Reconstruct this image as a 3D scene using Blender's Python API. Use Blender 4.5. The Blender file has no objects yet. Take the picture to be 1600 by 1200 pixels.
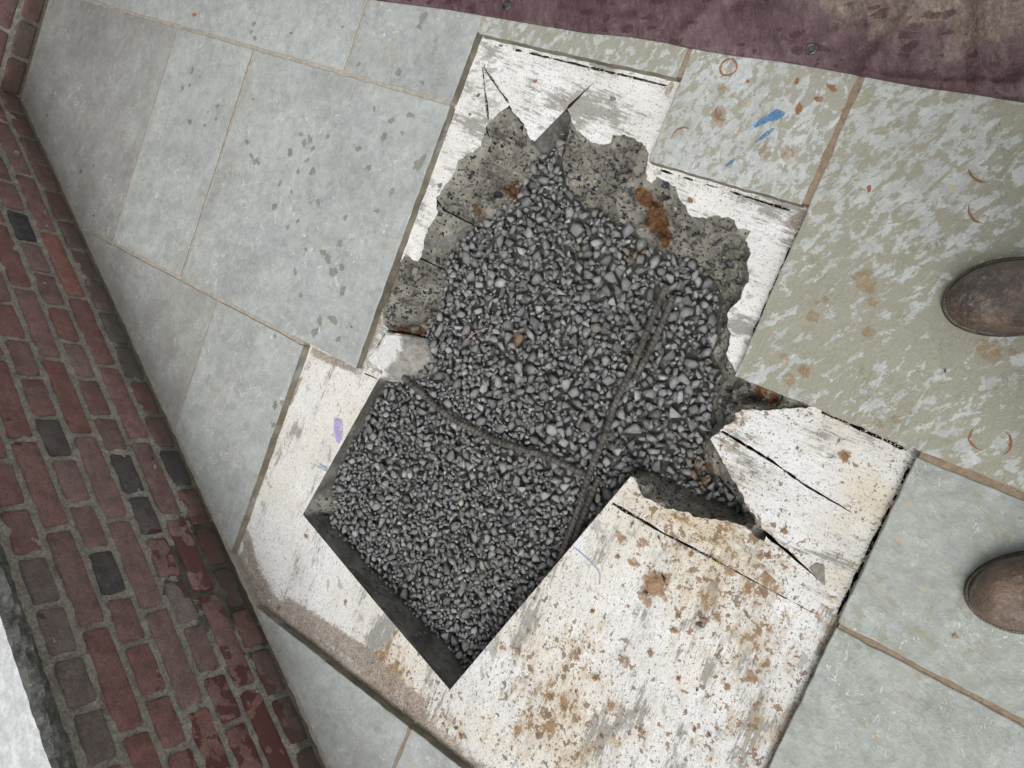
import bpy, bmesh, math, random
import numpy as np
from mathutils import Vector, Matrix, noise as mn
from mathutils.geometry import delaunay_2d_cdt
random.seed(7); rng = np.random.default_rng(11)
S = bpy.context.scene
COL = S.collection

# ---------------------------------------------------------------- camera
H = 1.27                                   # camera height above the paving, metres
F = 1200.0                                 # focal length in pixels of a 1600 px wide frame
AX = np.array([-0.36172262, 0.92227357, 0.13626523])
BX = np.array([-0.80556076, -0.38277116, 0.452281])
NX = np.array([0.46928521, 0.05383035, 0.88140438])
MW = np.array([AX, -BX, -NX])              # rows: world axes seen from the camera
def orth(m):
    u, s, v = np.linalg.svd(m); return u @ v
MW = orth(MW)
cam = bpy.data.cameras.new('camera'); cam.sensor_width = 36; cam.lens = F / 1600 * 36
cam.clip_start = 0.02; cam.clip_end = 200
cam_o = bpy.data.objects.new('camera', cam); COL.objects.link(cam_o)
R = MW @ np.diag([1, -1, -1])
mat = Matrix([list(R[0]) + [0], list(R[1]) + [0], list(R[2]) + [H], [0, 0, 0, 1]])
cam_o.matrix_world = mat
S.camera = cam_o
S.render.resolution_x = 1024; S.render.resolution_y = 768

# ---------------------------------------------------------------- light
SUN_EL, SUN_AZ = math.radians(62), math.radians(48)       # azimuth from +X towards +Y
world = bpy.data.worlds.new('World'); S.world = world; world.use_nodes = True
wn = world.node_tree; wn.nodes.clear()
sky = wn.nodes.new('ShaderNodeTexSky'); sky.sky_type = 'NISHITA'; sky.sun_disc = False
sky.sun_elevation = SUN_EL; sky.sun_rotation = math.radians(90) - SUN_AZ
sky.air_density = 1.0; sky.dust_density = 4.0; sky.ozone_density = 1.0
hs = wn.nodes.new('ShaderNodeHueSaturation'); hs.inputs['Saturation'].default_value = 0.12
bg = wn.nodes.new('ShaderNodeBackground'); bg.inputs['Strength'].default_value = 0.145
wo = wn.nodes.new('ShaderNodeOutputWorld')
wn.links.new(sky.outputs[0], hs.inputs['Color']); wn.links.new(hs.outputs[0], bg.inputs['Color'])
wn.links.new(bg.outputs[0], wo.inputs['Surface'])
sl = bpy.data.lights.new('sun', 'SUN'); sl.energy = 1.5; sl.angle = math.radians(26); sl.color = (1, 0.985, 0.96)
so = bpy.data.objects.new('sun', sl); COL.objects.link(so)
sd = Vector((math.cos(SUN_EL) * math.cos(SUN_AZ), math.cos(SUN_EL) * math.sin(SUN_AZ), math.sin(SUN_EL)))
so.rotation_euler = sd.to_track_quat('Z', 'Y').to_euler(); so.location = (2, 0, 4)
S.view_settings.view_transform = 'Standard'; S.view_settings.look = 'None'
S.view_settings.exposure = 0.25; S.view_settings.gamma = 1.0
S.view_settings.use_curve_mapping = False
S.render.engine = 'CYCLES'

# ---------------------------------------------------------------- helpers
def W(p, z=0.0):
    """point of the place seen at photo pixel p, lying at height z"""
    r = MW @ np.array([p[0] - 800.0, p[1] - 600.0, F])
    t = (z - H) / r[2]
    return r[0] * t, r[1] * t
def N3(x, y, z=0.0, s=1.0, o=3):
    return mn.fractal(Vector((x * s, y * s, z * s)), 1.0, 2.0, o)
def tag(o, label=None, cat=None, group=None, kind=None):
    if label: o['label'] = label
    if cat: o['category'] = cat
    if group: o['group'] = group
    if kind: o['kind'] = kind
    return o
def link(o, parent=None):
    COL.objects.link(o)
    if parent: o.parent = parent
    return o
def empty(name, loc=(0, 0, 0)):
    o = bpy.data.objects.new(name, None); o.location = loc; o.empty_display_size = 0.05
    return link(o)
def mesh_obj(name, verts, faces, mats, parent=None, smooth=False, loc=None, midx=None):
    me = bpy.data.meshes.new(name)
    if loc is not None:
        verts = [(v[0] - loc[0], v[1] - loc[1], v[2] - loc[2]) for v in verts]
    me.from_pydata([tuple(map(float, v)) for v in verts], [], [tuple(map(int, f)) for f in faces])
    for m in (mats if isinstance(mats, (list, tuple)) else [mats]): me.materials.append(m)
    if midx is not None: me.polygons.foreach_set('material_index', midx)
    if smooth: me.polygons.foreach_set('use_smooth', [True] * len(me.polygons))
    me.update()
    o = bpy.data.objects.new(name, me)
    if loc is not None:
        o.location = loc
        if parent is not None: o.location = Vector(loc) - parent.location
    elif parent is not None:
        o.location = -parent.location
    return link(o, parent)
def inside(pts, poly):
    pts = np.asarray(pts); poly = np.asarray(poly); c = np.zeros(len(pts), bool)
    x, y = pts[:, 0], pts[:, 1]; j = len(poly) - 1
    for i in range(len(poly)):
        xi, yi = poly[i]; xj, yj = poly[j]
        if yi != yj:
            c ^= ((yi > y) != (yj > y)) & (x < (xj - xi) * (y - yi) / (yj - yi) + xi)
        j = i
    return c
def pdist(pts, poly, closed=True):
    pts = np.asarray(pts); poly = np.asarray(poly); d = np.full(len(pts), 1e9)
    n = len(poly)
    for i in range(n if closed else n - 1):
        a, b = poly[i], poly[(i + 1) % n]; ab = b - a; L = ab @ ab + 1e-12
        t = np.clip(((pts - a) @ ab) / L, 0, 1)
        q = pts - a - t[:, None] * ab
        d = np.minimum(d, np.hypot(q[:, 0], q[:, 1]))
    return d
def resample(poly, step, jit=0.0, closed=True, straight=None):
    out = []; n = len(poly)
    for i in range(n if closed else n - 1):
        a = np.array(poly[i]); b = np.array(poly[(i + 1) % n]); L = np.linalg.norm(b - a)
        sj = 0 if (straight and straight[i]) else jit
        k = max(1, int(round(L / step)))
        nn = np.array([-(b - a)[1], (b - a)[0]]) / (L + 1e-9)
        for q in range(k):
            p = a + (b - a) * q / k
            if sj and q: p = p + nn * sj * (N3(p[0], p[1], 0.3, 70, 4) * 1.6)
            out.append(tuple(p))
    if not closed: out.append(tuple(poly[-1]))
    return out
def offset_poly(poly, d):
    """move a closed polygon's corners outward by d (works for either winding)"""
    P = np.array(poly, float); n = len(P)
    area = sum(P[i][0] * P[(i + 1) % n][1] - P[(i + 1) % n][0] * P[i][1] for i in range(n))
    s = 1 if area > 0 else -1; out = []
    for i in range(n):
        a, b, c = P[i - 1], P[i], P[(i + 1) % n]
        e1 = (b - a) / np.linalg.norm(b - a); e2 = (c - b) / np.linalg.norm(c - b)
        n1 = np.array([e1[1], -e1[0]]) * s; n2 = np.array([e2[1], -e2[0]]) * s
        k = 1 + n1 @ n2
        m = (n1 + n2) / max(k, 0.3)
        out.append(tuple(b + m * d))
    return out
def clip(poly, p0, n, off=0.0):
    out = []; p0 = np.array(p0); n = np.array(n)
    for i in range(len(poly)):
        a = np.array(poly[i]); b = np.array(poly[(i + 1) % len(poly)])
        da = (a - p0) @ n - off; db = (b - p0) @ n - off
        if da >= 0: out.append(tuple(a))
        if (da > 0) != (db > 0): out.append(tuple(a + (b - a) * da / (da - db)))
    return out
def cdt(loops, extra):
    vs = []; es = []
    for lp in loops:
        k = len(vs); m = len(lp); vs += list(lp); es += [(k + i, k + (i + 1) % m) for i in range(m)]
    vs += list(extra)
    r = delaunay_2d_cdt([Vector((float(v[0]), float(v[1]))) for v in vs], es, [], 0, 1e-6)
    V = np.array([(v[0], v[1]) for v in r[0]]); Fc = np.array([f for f in r[2] if len(f) == 3])
    return V, Fc

# ---------------------------------------------------------------- material kit
class Mt:
    def __init__(s, name, rough=0.85, spec=0.3):
        s.m = bpy.data.materials.new(name); s.m.use_nodes = True; s.t = s.m.node_tree
        s.b = s.t.nodes['Principled BSDF']; s.b.inputs['Roughness'].default_value = rough
        s.b.inputs['Specular IOR Level'].default_value = spec
        s.geo = s.n('ShaderNodeNewGeometry'); s.pos = s.geo.outputs['Position']; s.h = None
    def n(s, k, **kw):
        nd = s.t.nodes.new(k)
        for a, v in kw.items(): setattr(nd, a, v)
        return nd
    def put(s, sock, v):
        if isinstance(v, bpy.types.NodeSocket): s.t.links.new(v, sock)
        elif isinstance(v, (tuple, list)) and len(v) == 3 and sock.type == 'RGBA': sock.default_value = (*v, 1)
        else: sock.default_value = v
    def rnd(s): return s.n('ShaderNodeObjectInfo').outputs['Random']
    def ocol(s): return s.n('ShaderNodeObjectInfo').outputs['Color']
    def attr(s, a, o='Color'): 
        nd = s.n('ShaderNodeAttribute'); nd.attribute_name = a; return nd.outputs[o]
    def objco(s): return s.n('ShaderNodeTexCoord').outputs['Object']
    def map(s, vec=None, ang=0.0, sc=(1, 1, 1)):
        r = s.n('ShaderNodeMapping'); r.vector_type = 'POINT'
        s.put(r.inputs['Vector'], vec or s.pos); r.inputs['Rotation'].default_value = (0, 0, -ang)
        q = s.n('ShaderNodeMapping'); s.t.links.new(r.outputs[0], q.inputs['Vector']); q.inputs['Scale'].default_value = sc
        return q.outputs[0]
    def noise(s, sc, det=4, ro=0.55, vec=None, w=None, dist=0.0):
        nd = s.n('ShaderNodeTexNoise')
        if w is not None: nd.noise_dimensions = '4D'; s.put(nd.inputs['W'], w)
        s.put(nd.inputs['Vector'], vec or s.pos); nd.inputs['Scale'].default_value = sc
        nd.inputs['Detail'].default_value = det; nd.inputs['Roughness'].default_value = ro
        nd.inputs['Distortion'].default_value = dist
        return nd.outputs['Fac']
    def vor(s, sc, out='Distance', vec=None, feat='F1', rand=1.0):
        nd = s.n('ShaderNodeTexVoronoi'); nd.feature = feat; s.put(nd.inputs['Vector'], vec or s.pos)
        nd.inputs['Scale'].default_value = sc; nd.inputs['Randomness'].default_value = rand
        return nd.outputs[out]
    def step(s, v, a, b, o0=0.0, o1=1.0):
        nd = s.n('ShaderNodeMapRange'); nd.interpolation_type = 'SMOOTHSTEP' if a != b else 'LINEAR'
        s.put(nd.inputs['Value'], v); s.put(nd.inputs['From Min'], a); s.put(nd.inputs['From Max'], b)
        nd.inputs['To Min'].default_value = o0; nd.inputs['To Max'].default_value = o1
        return nd.outputs[0]
    def mt(s, op, a, b=0.0, c=0.0):
        nd = s.n('ShaderNodeMath', operation=op); s.put(nd.inputs[0], a); s.put(nd.inputs[1], b)
        if len(nd.inputs) > 2: s.put(nd.inputs[2], c)
        return nd.outputs[0]
    def mix(s, f, a, b, bt='MIX'):
        nd = s.n('ShaderNodeMix', data_type='RGBA', blend_type=bt)
        s.put(nd.inputs[0], f); s.put(nd.inputs[6], a); s.put(nd.inputs[7], b)
        return nd.outputs[2]
    def sepc(s, v):
        nd = s.n('ShaderNodeSeparateXYZ'); s.put(nd.inputs[0], v); return nd.outputs
    def sep(s): return s.sepc(s.pos)
    def add(s, v, w):
        nd = s.n('ShaderNodeVectorMath', operation='ADD'); s.put(nd.inputs[0], v); s.put(nd.inputs[1], w); return nd.outputs[0]
    def color(s, c): s.put(s.b.inputs['Base Color'], c); return s
    def rough(s, c): s.put(s.b.inputs['Roughness'], c); return s
    def bump(s, h, dist=0.002, strength=1.0):
        nd = s.n('ShaderNodeBump'); s.put(nd.inputs['Height'], h); nd.inputs['Distance'].default_value = dist
        nd.inputs['Strength'].default_value = strength
        if s.h is not None: s.t.links.new(s.h, nd.inputs['Normal'])
        s.h = nd.outputs[0]; s.t.links.new(s.h, s.b.inputs['Normal']); return s

def slab_mat(name, dry, dry2, wet, wet_lo, wet_hi, ang, stretch=2.0, sc=28, rust=0.0, scratch=0.5, grime=0.0):
    wet = tuple(c * 1.06 for c in wet); dry, dry2, wet = [tuple(c * 0.92 * t for c, t in zip(q, (1.015, 1.0, .985))) for q in (dry, dry2, wet)]
    m = Mt(name, 0.62, 0.35); rn = m.mt('MULTIPLY', m.rnd(), 17.0)
    v = m.map(ang=ang, sc=(1, stretch, 1))
    big = m.noise(3.0, 4, 0.6, w=rn)
    base = m.mix(m.step(big, 0.35, 0.68), dry, dry2)
    mid = m.noise(22, 6, 0.7, w=rn)
    base = m.mix(m.step(mid, 0.4, 0.75, 0, 0.35), base, tuple(min(1, c * 1.35) for c in dry))
    # cleft veining and pale scuffs
    sv = m.noise(75, 5, 0.75, vec=m.map(ang=ang + 0.5, sc=(1, 2.6, 1)), w=rn, dist=0.8)
    base = m.mix(m.step(sv, 0.60, 0.72, 0, scratch), base, tuple(min(1, c * 1.55) for c in dry))
    mot = m.noise(48, 9, 0.78, w=rn, dist=0.4)
    base = m.mix(1.0, base, m.mix(m.step(mot, 0.30, 0.72), (0.80, 0.80, 0.795), (1.16, 1.16, 1.16)), 'MULTIPLY')
    lowf = m.noise(9, 5, 0.65, w=m.mt('ADD', rn, 3.0), dist=.5)
    base = m.mix(1.0, base, m.mix(m.step(lowf, 0.32, 0.70), (0.90, 0.895, 0.885), (1.08, 1.085, 1.09)), 'MULTIPLY')
    scm = m.step(m.noise(11, 3, .6, w=m.mt('ADD', rn, 7.0)), .42, .62)
    for an_, off_ in ((0.9, 1.0), (2.2, 4.0), (0.2, 6.0)):           # fine pale scratches
        rg = m.mt('ABSOLUTE', m.mt('SUBTRACT', m.noise(30, 2, .5, vec=m.map(ang=an_, sc=(0.5, 2.4, 1)), w=m.mt('ADD', rn, off_), dist=1.2), 0.5))
        gate = m.step(m.noise(38, 3, .6, w=m.mt('ADD', rn, off_ + 9)), .53, .60)
        base = m.mix(m.mt('MULTIPLY', m.mt('MULTIPLY', m.step(rg, .004, .013, .8, 0), gate), m.mt('MULTIPLY', scm, scratch)), base, (0.66, 0.67, 0.66))
    crk = m.mt('ABSOLUTE', m.mt('SUBTRACT', m.noise(13, 6, .68, w=m.mt('ADD', rn, 2.5), dist=1.0), 0.5))
    crm = m.mt('MULTIPLY', m.step(crk, .0015, .010, 1, 0), m.step(m.noise(17, 3, .6, w=m.mt('ADD', rn, 12.0)), .50, .60))
    base = m.mix(m.mt('MULTIPLY', crm, 0.08), base, (0.15, 0.15, 0.13))
    # damp patches
    wn_ = m.noise(sc, 8, 0.70, vec=v, w=rn, dist=0.3)
    reg = m.noise(2.6, 2, 0.5, w=m.mt('ADD', rn, 5.0))
    wsum = m.mt('ADD', wn_, m.mt('MULTIPLY', m.mt('SUBTRACT', reg, 0.5), 0.36))
    wet_m = m.step(wsum, wet_lo, wet_hi)
    grain = m.noise(420, 3, 0.7)
    wetc = m.mix(m.step(grain, 0.35, 0.7, 0, 0.35), wet, tuple(c * 1.35 for c in wet))
    base = m.mix(m.mt('MULTIPLY', wet_m, 0.90), base, wetc)
    # ochre staining
    oc = m.noise(5.5, 4, 0.6, w=m.mt('ADD', rn, 9.0))
    base = m.mix(m.step(oc, 0.62, 0.80, 0, 0.35 + rust), base, (0.30, 0.23, 0.13))
    sp = m.vor(38, 'Distance', vec=m.add(m.pos, (3, 1, 0)))
    spc = m.sepc(m.vor(38, 'Color', vec=m.add(m.pos, (3, 1, 0))))[0]
    spm = m.mt('MULTIPLY', m.step(m.mt('ADD', sp, m.mt('MULTIPLY', m.noise(160, 3), 0.25)), 0.30, 0.36, 1, 0), m.step(spc, 0.93, 0.94))
    base = m.mix(m.mt('MULTIPLY', spm, 0.55), base, (0.42, 0.34, 0.20))
    # fine dark specks, grain
    dk = m.noise(300, 2, 0.5); base = m.mix(m.step(dk, 0.70, 0.76, 0, 0.4), base, (0.10, 0.10, 0.09))
    lt = m.noise(520, 2, 0.6); base = m.mix(m.step(lt, 0.64, 0.74, 0, 0.35), base, (0.62, 0.63, 0.62))
    if grime:
        gr = m.noise(9, 6, 0.7); base = m.mix(m.step(gr, 0.38, 0.66, 0, grime), base, (0.17, 0.155, 0.13))
    m.color(base); m.rough(m.mix(wet_m, (0.7, 0.7, 0.7), (0.42, 0.42, 0.42)))
    hgt = m.mt('ADD', m.mt('MULTIPLY', m.noise(14, 6, 0.6, w=rn, dist=0.5), 1.0), m.mt('MULTIPLY', sv, 0.28))
    m.bump(m.mt('SUBTRACT', m.mt('ADD', hgt, m.mt('MULTIPLY', mot, .2)), m.mt('MULTIPLY', crm, .05)), 0.007, 1.0); m.bump(m.noise(260, 4, 0.7), 0.0006, 0.6)
    return m.m
M_blue = slab_mat('bluestone_pale', (0.375, 0.402, 0.395), (0.315, 0.337, 0.337), (0.215, 0.222, 0.19), 0.665, 0.69, 0.4, 1.2, 42, scratch=.85)
M_dim = slab_mat('bluestone_dusty', (0.345, 0.36, 0.352), (0.285, 0.29, 0.292), (0.2, 0.19, 0.16), 0.70, 0.72, 0.3, 1.2, 36, scratch=.8, grime=0.28)
M_olive = slab_mat('bluestone_damp', (0.435, 0.455, 0.45), (0.39, 0.41, 0.40), (0.235, 0.232, 0.175), 0.462, 0.488, -0.55, 1.9, 36, rust=0.2, scratch=.8)
M_mott = slab_mat('bluestone_mottled', (0.425, 0.448, 0.445), (0.385, 0.405, 0.40), (0.25, 0.248, 0.198), 0.475, 0.502, -0.3, 1.7, 42, rust=0.1, scratch=.8)
M_green = slab_mat('bluestone_clefted', (0.345, 0.372, 0.355), (0.295, 0.320, 0.298), (0.235, 0.245, 0.195), 0.54, 0.62, 0.9, 1.6, 26, rust=.1, scratch=0.9)

def simple(name, c1, c2, sc=60, rough=0.9, bump=0.001, c3=None, sc3=12, spec=0.3, t3=(0.55, 0.7)):
    m = Mt(name, rough, spec)
    c = m.mix(m.step(m.noise(sc, 5, 0.65), 0.35, 0.68), c1, c2)
    if c3: c = m.mix(m.step(m.noise(sc3, 5, 0.65), *t3), c, c3)
    m.color(c); m.bump(m.noise(sc * 3, 5, 0.7), bump, 1.0)
    return m.m
M_side = simple('bluestone_sawn_edge', (0.13, 0.115, 0.085), (0.24, 0.215, 0.165), 30, 0.7, 0.0008, (0.30, 0.29, 0.26), 14)
m = Mt('joint_mortar', 0.95)
xx = m.sep()
jc = m.mix(m.step(m.noise(90, 5, 0.7), 0.35, 0.7), (0.30, 0.27, 0.225), (0.42, 0.385, 0.33))
jr = m.mix(m.step(m.noise(90, 5, 0.7), 0.35, 0.7), (0.20, 0.15, 0.10), (0.29, 0.225, 0.16))
c = m.mix(m.step(xx[1], -0.75, -0.5), jc, jr)
c = m.mix(m.step(m.noise(400, 3), 0.62, 0.7, 0, 0.6), c, (0.12, 0.11, 0.10))
m.color(c); m.bump(m.noise(350, 4, 0.7), 0.002, 1); m.bump(m.noise(50, 4, 0.7), 0.003, .8); M_joint = m.m

def bed_mat(name, ang, grey, mud, warm, grit=0.0, stretch=7.0):
    """skim of white thinset with trowel streaks, bare concrete showing through, mud"""
    m = Mt(name, 0.9, 0.2)
    v = m.map(ang=ang, sc=(1, stretch * 1.6, 1)); v2 = m.map(ang=ang, sc=(1, 2.6, 1)); v3 = m.map(ang=ang + 0.10, sc=(1, stretch * 3.0, 1))
    wht = m.mix(m.step(m.noise(7, 4, 0.6), 0.35, 0.7), (0.90, 0.90, 0.895), (0.78, 0.775, 0.75))
    wz = m.step(m.noise(4.5, 5, 0.6, vec=m.add(m.pos, (4, 2, 0))), 0.40, 0.66)
    wht = m.mix(m.mt('MULTIPLY', wz, warm), wht, (0.76, 0.68, 0.52))
    st = m.noise(22, 8, 0.74, vec=v, dist=0.25)
    reg = m.noise(5.5, 5, 0.62, vec=v2); iso = m.noise(34, 7, 0.75)
    s = m.mt('ADD', m.mt('ADD', m.mt('MULTIPLY', st, .62), m.mt('MULTIPLY', iso, .38)), m.mt('MULTIPLY', m.mt('SUBTRACT', reg, 0.5), 1.0))
    gcol = m.mix(m.step(m.noise(120, 5, 0.7), 0.35, 0.7), (0.23, 0.225, 0.195), (0.36, 0.35, 0.315))
    k = 0.62 - grey * 0.2
    c = m.mix(m.step(s, k, k + 0.035, 0, 0.92), wht, gcol)
    c = m.mix(m.step(s, k - 0.075, k - 0.01, 0, 0.35), c, (0.45, 0.44, 0.41))
    fine = m.noise(60, 8, 0.8, vec=v3)                        # hairline drag marks
    c = m.mix(m.step(fine, 0.535, 0.61, 0, 0.62), c, (0.34, 0.32, 0.28))
    c = m.mix(m.step(m.noise(95, 8, 0.82), 0.55, 0.64, 0, 0.38), c, (0.42, 0.40, 0.36))
    pit = m.noise(260, 4, 0.7); c = m.mix(m.step(pit, 0.59, 0.64, 0, 0.8), c, (0.17, 0.155, 0.13))
    dab = m.noise(30, 4, 0.6, vec=m.add(m.map(ang=ang + 0.5, sc=(1, 1.8, 1)), (3, 0, 4))); dz = m.noise(7, 3, .5, vec=m.add(m.pos, (8, 3, 0)))
    c = m.mix(m.step(m.mt('ADD', dab, m.mt('MULTIPLY', m.mt('SUBTRACT', dz, .5), .5)), 0.645, 0.665, 0, .6), c, (0.33, 0.325, 0.31))
    if mud:
        mb = m.noise(20, 9, 0.74, vec=m.add(m.map(ang=ang, sc=(1, 1.9, 1)), (0, 0, 2))); mr = m.noise(3.6, 4, 0.55, vec=m.add(m.pos, (1, 8, 0)))
        ms = m.mt('ADD', mb, m.mt('MULTIPLY', m.mt('SUBTRACT', mr, 0.5), 0.8))
        c = m.mix(m.step(ms, 0.585 - mud * 0.06, 0.70 - mud * 0.05, 0, 0.55), c, (0.52, 0.41, 0.26))
        c = m.mix(m.step(ms, 0.70 - mud * 0.05, 0.725 - mud * 0.05, 0, 0.85), c, (0.32, 0.21, 0.11))
        for sc_, t_ in ((75, .628), (42, .648), (150, .64)):
            sp_ = m.noise(sc_, 4, .6, vec=m.add(m.pos, (sc_ * .1, 3, 5)))
            sp_ = m.mt('ADD', sp_, m.mt('MULTIPLY', m.mt('SUBTRACT', mr, .5), .25))
            c = m.mix(m.step(sp_, t_ - mud * .012, t_ - mud * .012 + .02, 0, .85), c, m.mix(m.step(m.noise(25, 2), .4, .6), (0.30, 0.19, 0.105), (0.22, 0.15, 0.10)))
    d = m.attr('dirt', 'Fac')
    dm = m.step(m.mt('ADD', d, m.mt('MULTIPLY', m.mt('SUBTRACT', m.noise(60, 6, 0.75), 0.5), 0.9)), 0.38, 0.62)
    dirt = m.mix(m.step(m.noise(300, 4, 0.8), 0.4, 0.62), (0.24, 0.19, 0.15), (0.56, 0.50, 0.43)); dirt = m.mix(m.step(m.noise(70, 6, .75), .45, .62, 0, .6), dirt, (0.20, 0.145, 0.105))
    c = m.mix(m.mt('MULTIPLY', dm, 0.85), c, dirt)
    m.color(c)
    m.bump(m.mt('MULTIPLY', m.mt('ADD', s, fine), -1.0), 0.004, 0.8); m.bump(m.noise(240, 6, 0.8), 0.0015, .9)
    return m.m
DA = 0.0                                                       # streaks along X: angle 0, along Y: pi/2
MB_upper = bed_mat('mortar_skim_streaked', math.pi / 2 - 0.12, 0.44, 0.0, 0.10, stretch=6)
MB_right = bed_mat('mortar_skim_right', math.pi / 2 - 0.05, 0.40, 0.0, 0.2, stretch=6)
MB_arm = bed_mat('mortar_skim_arm', math.pi / 2, 0.08, 0.7, 1.0, stretch=8)
MB_low = bed_mat('mortar_skim_muddy', 0.0, 0.12, 1.3, 0.5, stretch=5)
MB_left = bed_mat('mortar_skim_left', 0.0, 0.12, 0.0, 0.35, stretch=7)

m = Mt('broken_concrete', 0.95, 0.25)
cc = m.mix(m.step(m.noise(35, 6, 0.7), 0.35, 0.68), (0.30, 0.285, 0.245), (0.46, 0.44, 0.385))
cc = m.mix(m.step(m.noise(260, 4, 0.8), 0.5, 0.66, 0, 0.6), cc, (0.42, 0.40, 0.36))
def agg(scale, off, thr, size, col, cc, zone=0.0, zt=.5):
    dv_ = m.n('ShaderNodeTexNoise'); m.put(dv_.inputs['Vector'], m.pos); dv_.inputs['Scale'].default_value = scale * 1.3; dv_.inputs['Detail'].default_value = 2
    ad = m.n('ShaderNodeVectorMath', operation='MULTIPLY_ADD'); m.put(ad.inputs[0], dv_.outputs['Color']); ad.inputs[1].default_value = (.55 / scale,) * 3; m.put(ad.inputs[2], m.add(m.pos, off))
    def vv(out):
        nd = m.n('ShaderNodeTexVoronoi'); nd.distance = 'CHEBYCHEV'; m.put(nd.inputs['Vector'], ad.outputs[0]); nd.inputs['Scale'].default_value = scale; return nd.outputs[out]
    dd = vv('Distance'); col_ = m.sepc(vv('Color'))
    mk = m.mt('MULTIPLY', m.step(m.mt('ADD', dd, m.mt('MULTIPLY', col_[2], .16)), size, size + 0.03, 1, 0), m.step(col_[0], thr, thr + 0.01))
    if zone: mk = m.mt('MULTIPLY', mk, m.step(m.noise(zone, 2, .5, vec=m.add(m.pos, off)), zt, zt + .03))
    return m.mix(mk, cc, m.mix(col_[1], col, tuple(c * 2.6 for c in col)))
cc = m.mix(1.0, cc, m.mix(m.step(m.noise(16, 5, .7), .32, .68), (.68, .67, .65), (1.25, 1.25, 1.23)), 'MULTIPLY')
cc = agg(48, (0, 0, 0), 0.86, 0.34, (0.03, 0.032, 0.042), cc, 10, .47)
cc = agg(80, (5, 2, 1), 0.74, 0.36, (0.028, 0.030, 0.038), cc, 12, .45)
cc = agg(150, (3, 3, 1), 0.62, 0.36, (0.05, 0.045, 0.04), cc)
cc = agg(95, (1, 7, 3), 0.88, 0.34, (0.26, 0.25, 0.23), cc)
md = m.attr('dirt', 'Fac')
mm = m.step(m.mt('ADD', md, m.mt('MULTIPLY', m.mt('SUBTRACT', m.noise(40, 6, 0.75), 0.5), 1.3)), 0.42, 0.62)
cc = m.mix(mm, cc, m.mix(m.step(m.noise(120, 5, 0.7), 0.35, 0.7), (0.14, 0.065, 0.028), (0.33, 0.18, 0.085)))
m.color(cc); m.bump(m.noise(45, 9, 0.8), 0.020, 1.0); m.bump(m.vor(110), 0.003, .8); m.bump(m.noise(500, 4, 0.8), 0.0009, 1.0)
M_conc = m.m
m = Mt('sawn_concrete', 0.7, 0.35)
cc = m.mix(m.step(m.noise(20, 5, 0.6), 0.35, 0.68), (0.085, 0.083, 0.075), (0.24, 0.235, 0.21))
cc = m.mix(m.step(m.noise(130, 6, .8), .52, .64, 0, .5), cc, (.30, .295, .27)); cc = m.mix(m.step(m.noise(30, 6, .75), .56, .66, 0, .6), cc, (.06, .055, .048))
cc = agg(60, (0, 0, 0), 0.72, 0.30, (0.06, 0.062, 0.066), cc); cc = agg(90, (3, 1, 0), 0.75, 0.36, (0.10, 0.10, 0.095), cc)
m.color(cc); m.bump(m.noise(50, 8, 0.75), 0.006, 1.0); M_sawn = m.m
M_dirt = simple('damp_dirt', (0.055, 0.053, 0.049), (0.11, 0.105, 0.095), 80, 0.95, 0.003)
M_black = simple('kerf_dirt', (0.02, 0.018, 0.015), (0.045, 0.04, 0.033), 90, 1.0, 0.002)

# ---------------------------------------------------------------- layout of the place
p0w = np.array([0.08349141, -1.90966716]) * H; UW = np.array([0.50307828, 0.86424085]); UW /= np.linalg.norm(UW)
NW = np.array([-UW[1], UW[0]])                                 # outward normal of the brick wall face
Y2 = -1.977 * H                                                # the second wall's face
TR = [(-.4085, -1.012), (-.4085, -.563), (-.262, -.563), (-.262, -.278), (.0265, -.278), (.0265, .0095), (.900, .0095),
      (.900, -1.045), (.826, -1.174), (.313, -1.167), (.309, -1.012)]
a_ = p0w + UW * ((np.array((.900, -1.05)) - p0w) @ UW); b_ = p0w + UW * ((np.array((.826, -1.17)) - p0w) @ UW)
TRB = list(TR)
TRB[7] = tuple(np.array((.900, -1.045)) - NW * 0.03); TRB[8] = tuple(np.array((.826, -1.174)) - NW * 0.03)

ZB = -0.022                                                    # top of the concrete bed
# gravel surface height, from a few places in the hole
gz_ctl = [((560, 690), -.050), ((600, 615), -.046), ((530, 800), -.064), ((561, 873), -.080), ((625, 935), -.094), ((700, 1030), -.108),
          ((855, 245), -.068), ((700, 350), -.074), ((670, 500), -.070), ((800, 600), -.070), ((1000, 400), -.074), ((1110, 550), -.078),
          ((1050, 750), -.092), ((1150, 800), -.098), ((900, 850), -.098), ((760, 760), -.078)]
gz_w = np.array([W(p, z) for p, z in gz_ctl]); gz_z = np.array([z for p, z in gz_ctl])
def gz(pts):
    pts = np.atleast_2d(np.asarray(pts, float))
    d = ((pts[:, None, :] - gz_w[None]) ** 2).sum(2) + 1e-4
    w = 1 / d ** 1.5
    return (w * gz_z).sum(1) / w.sum(1)

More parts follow.
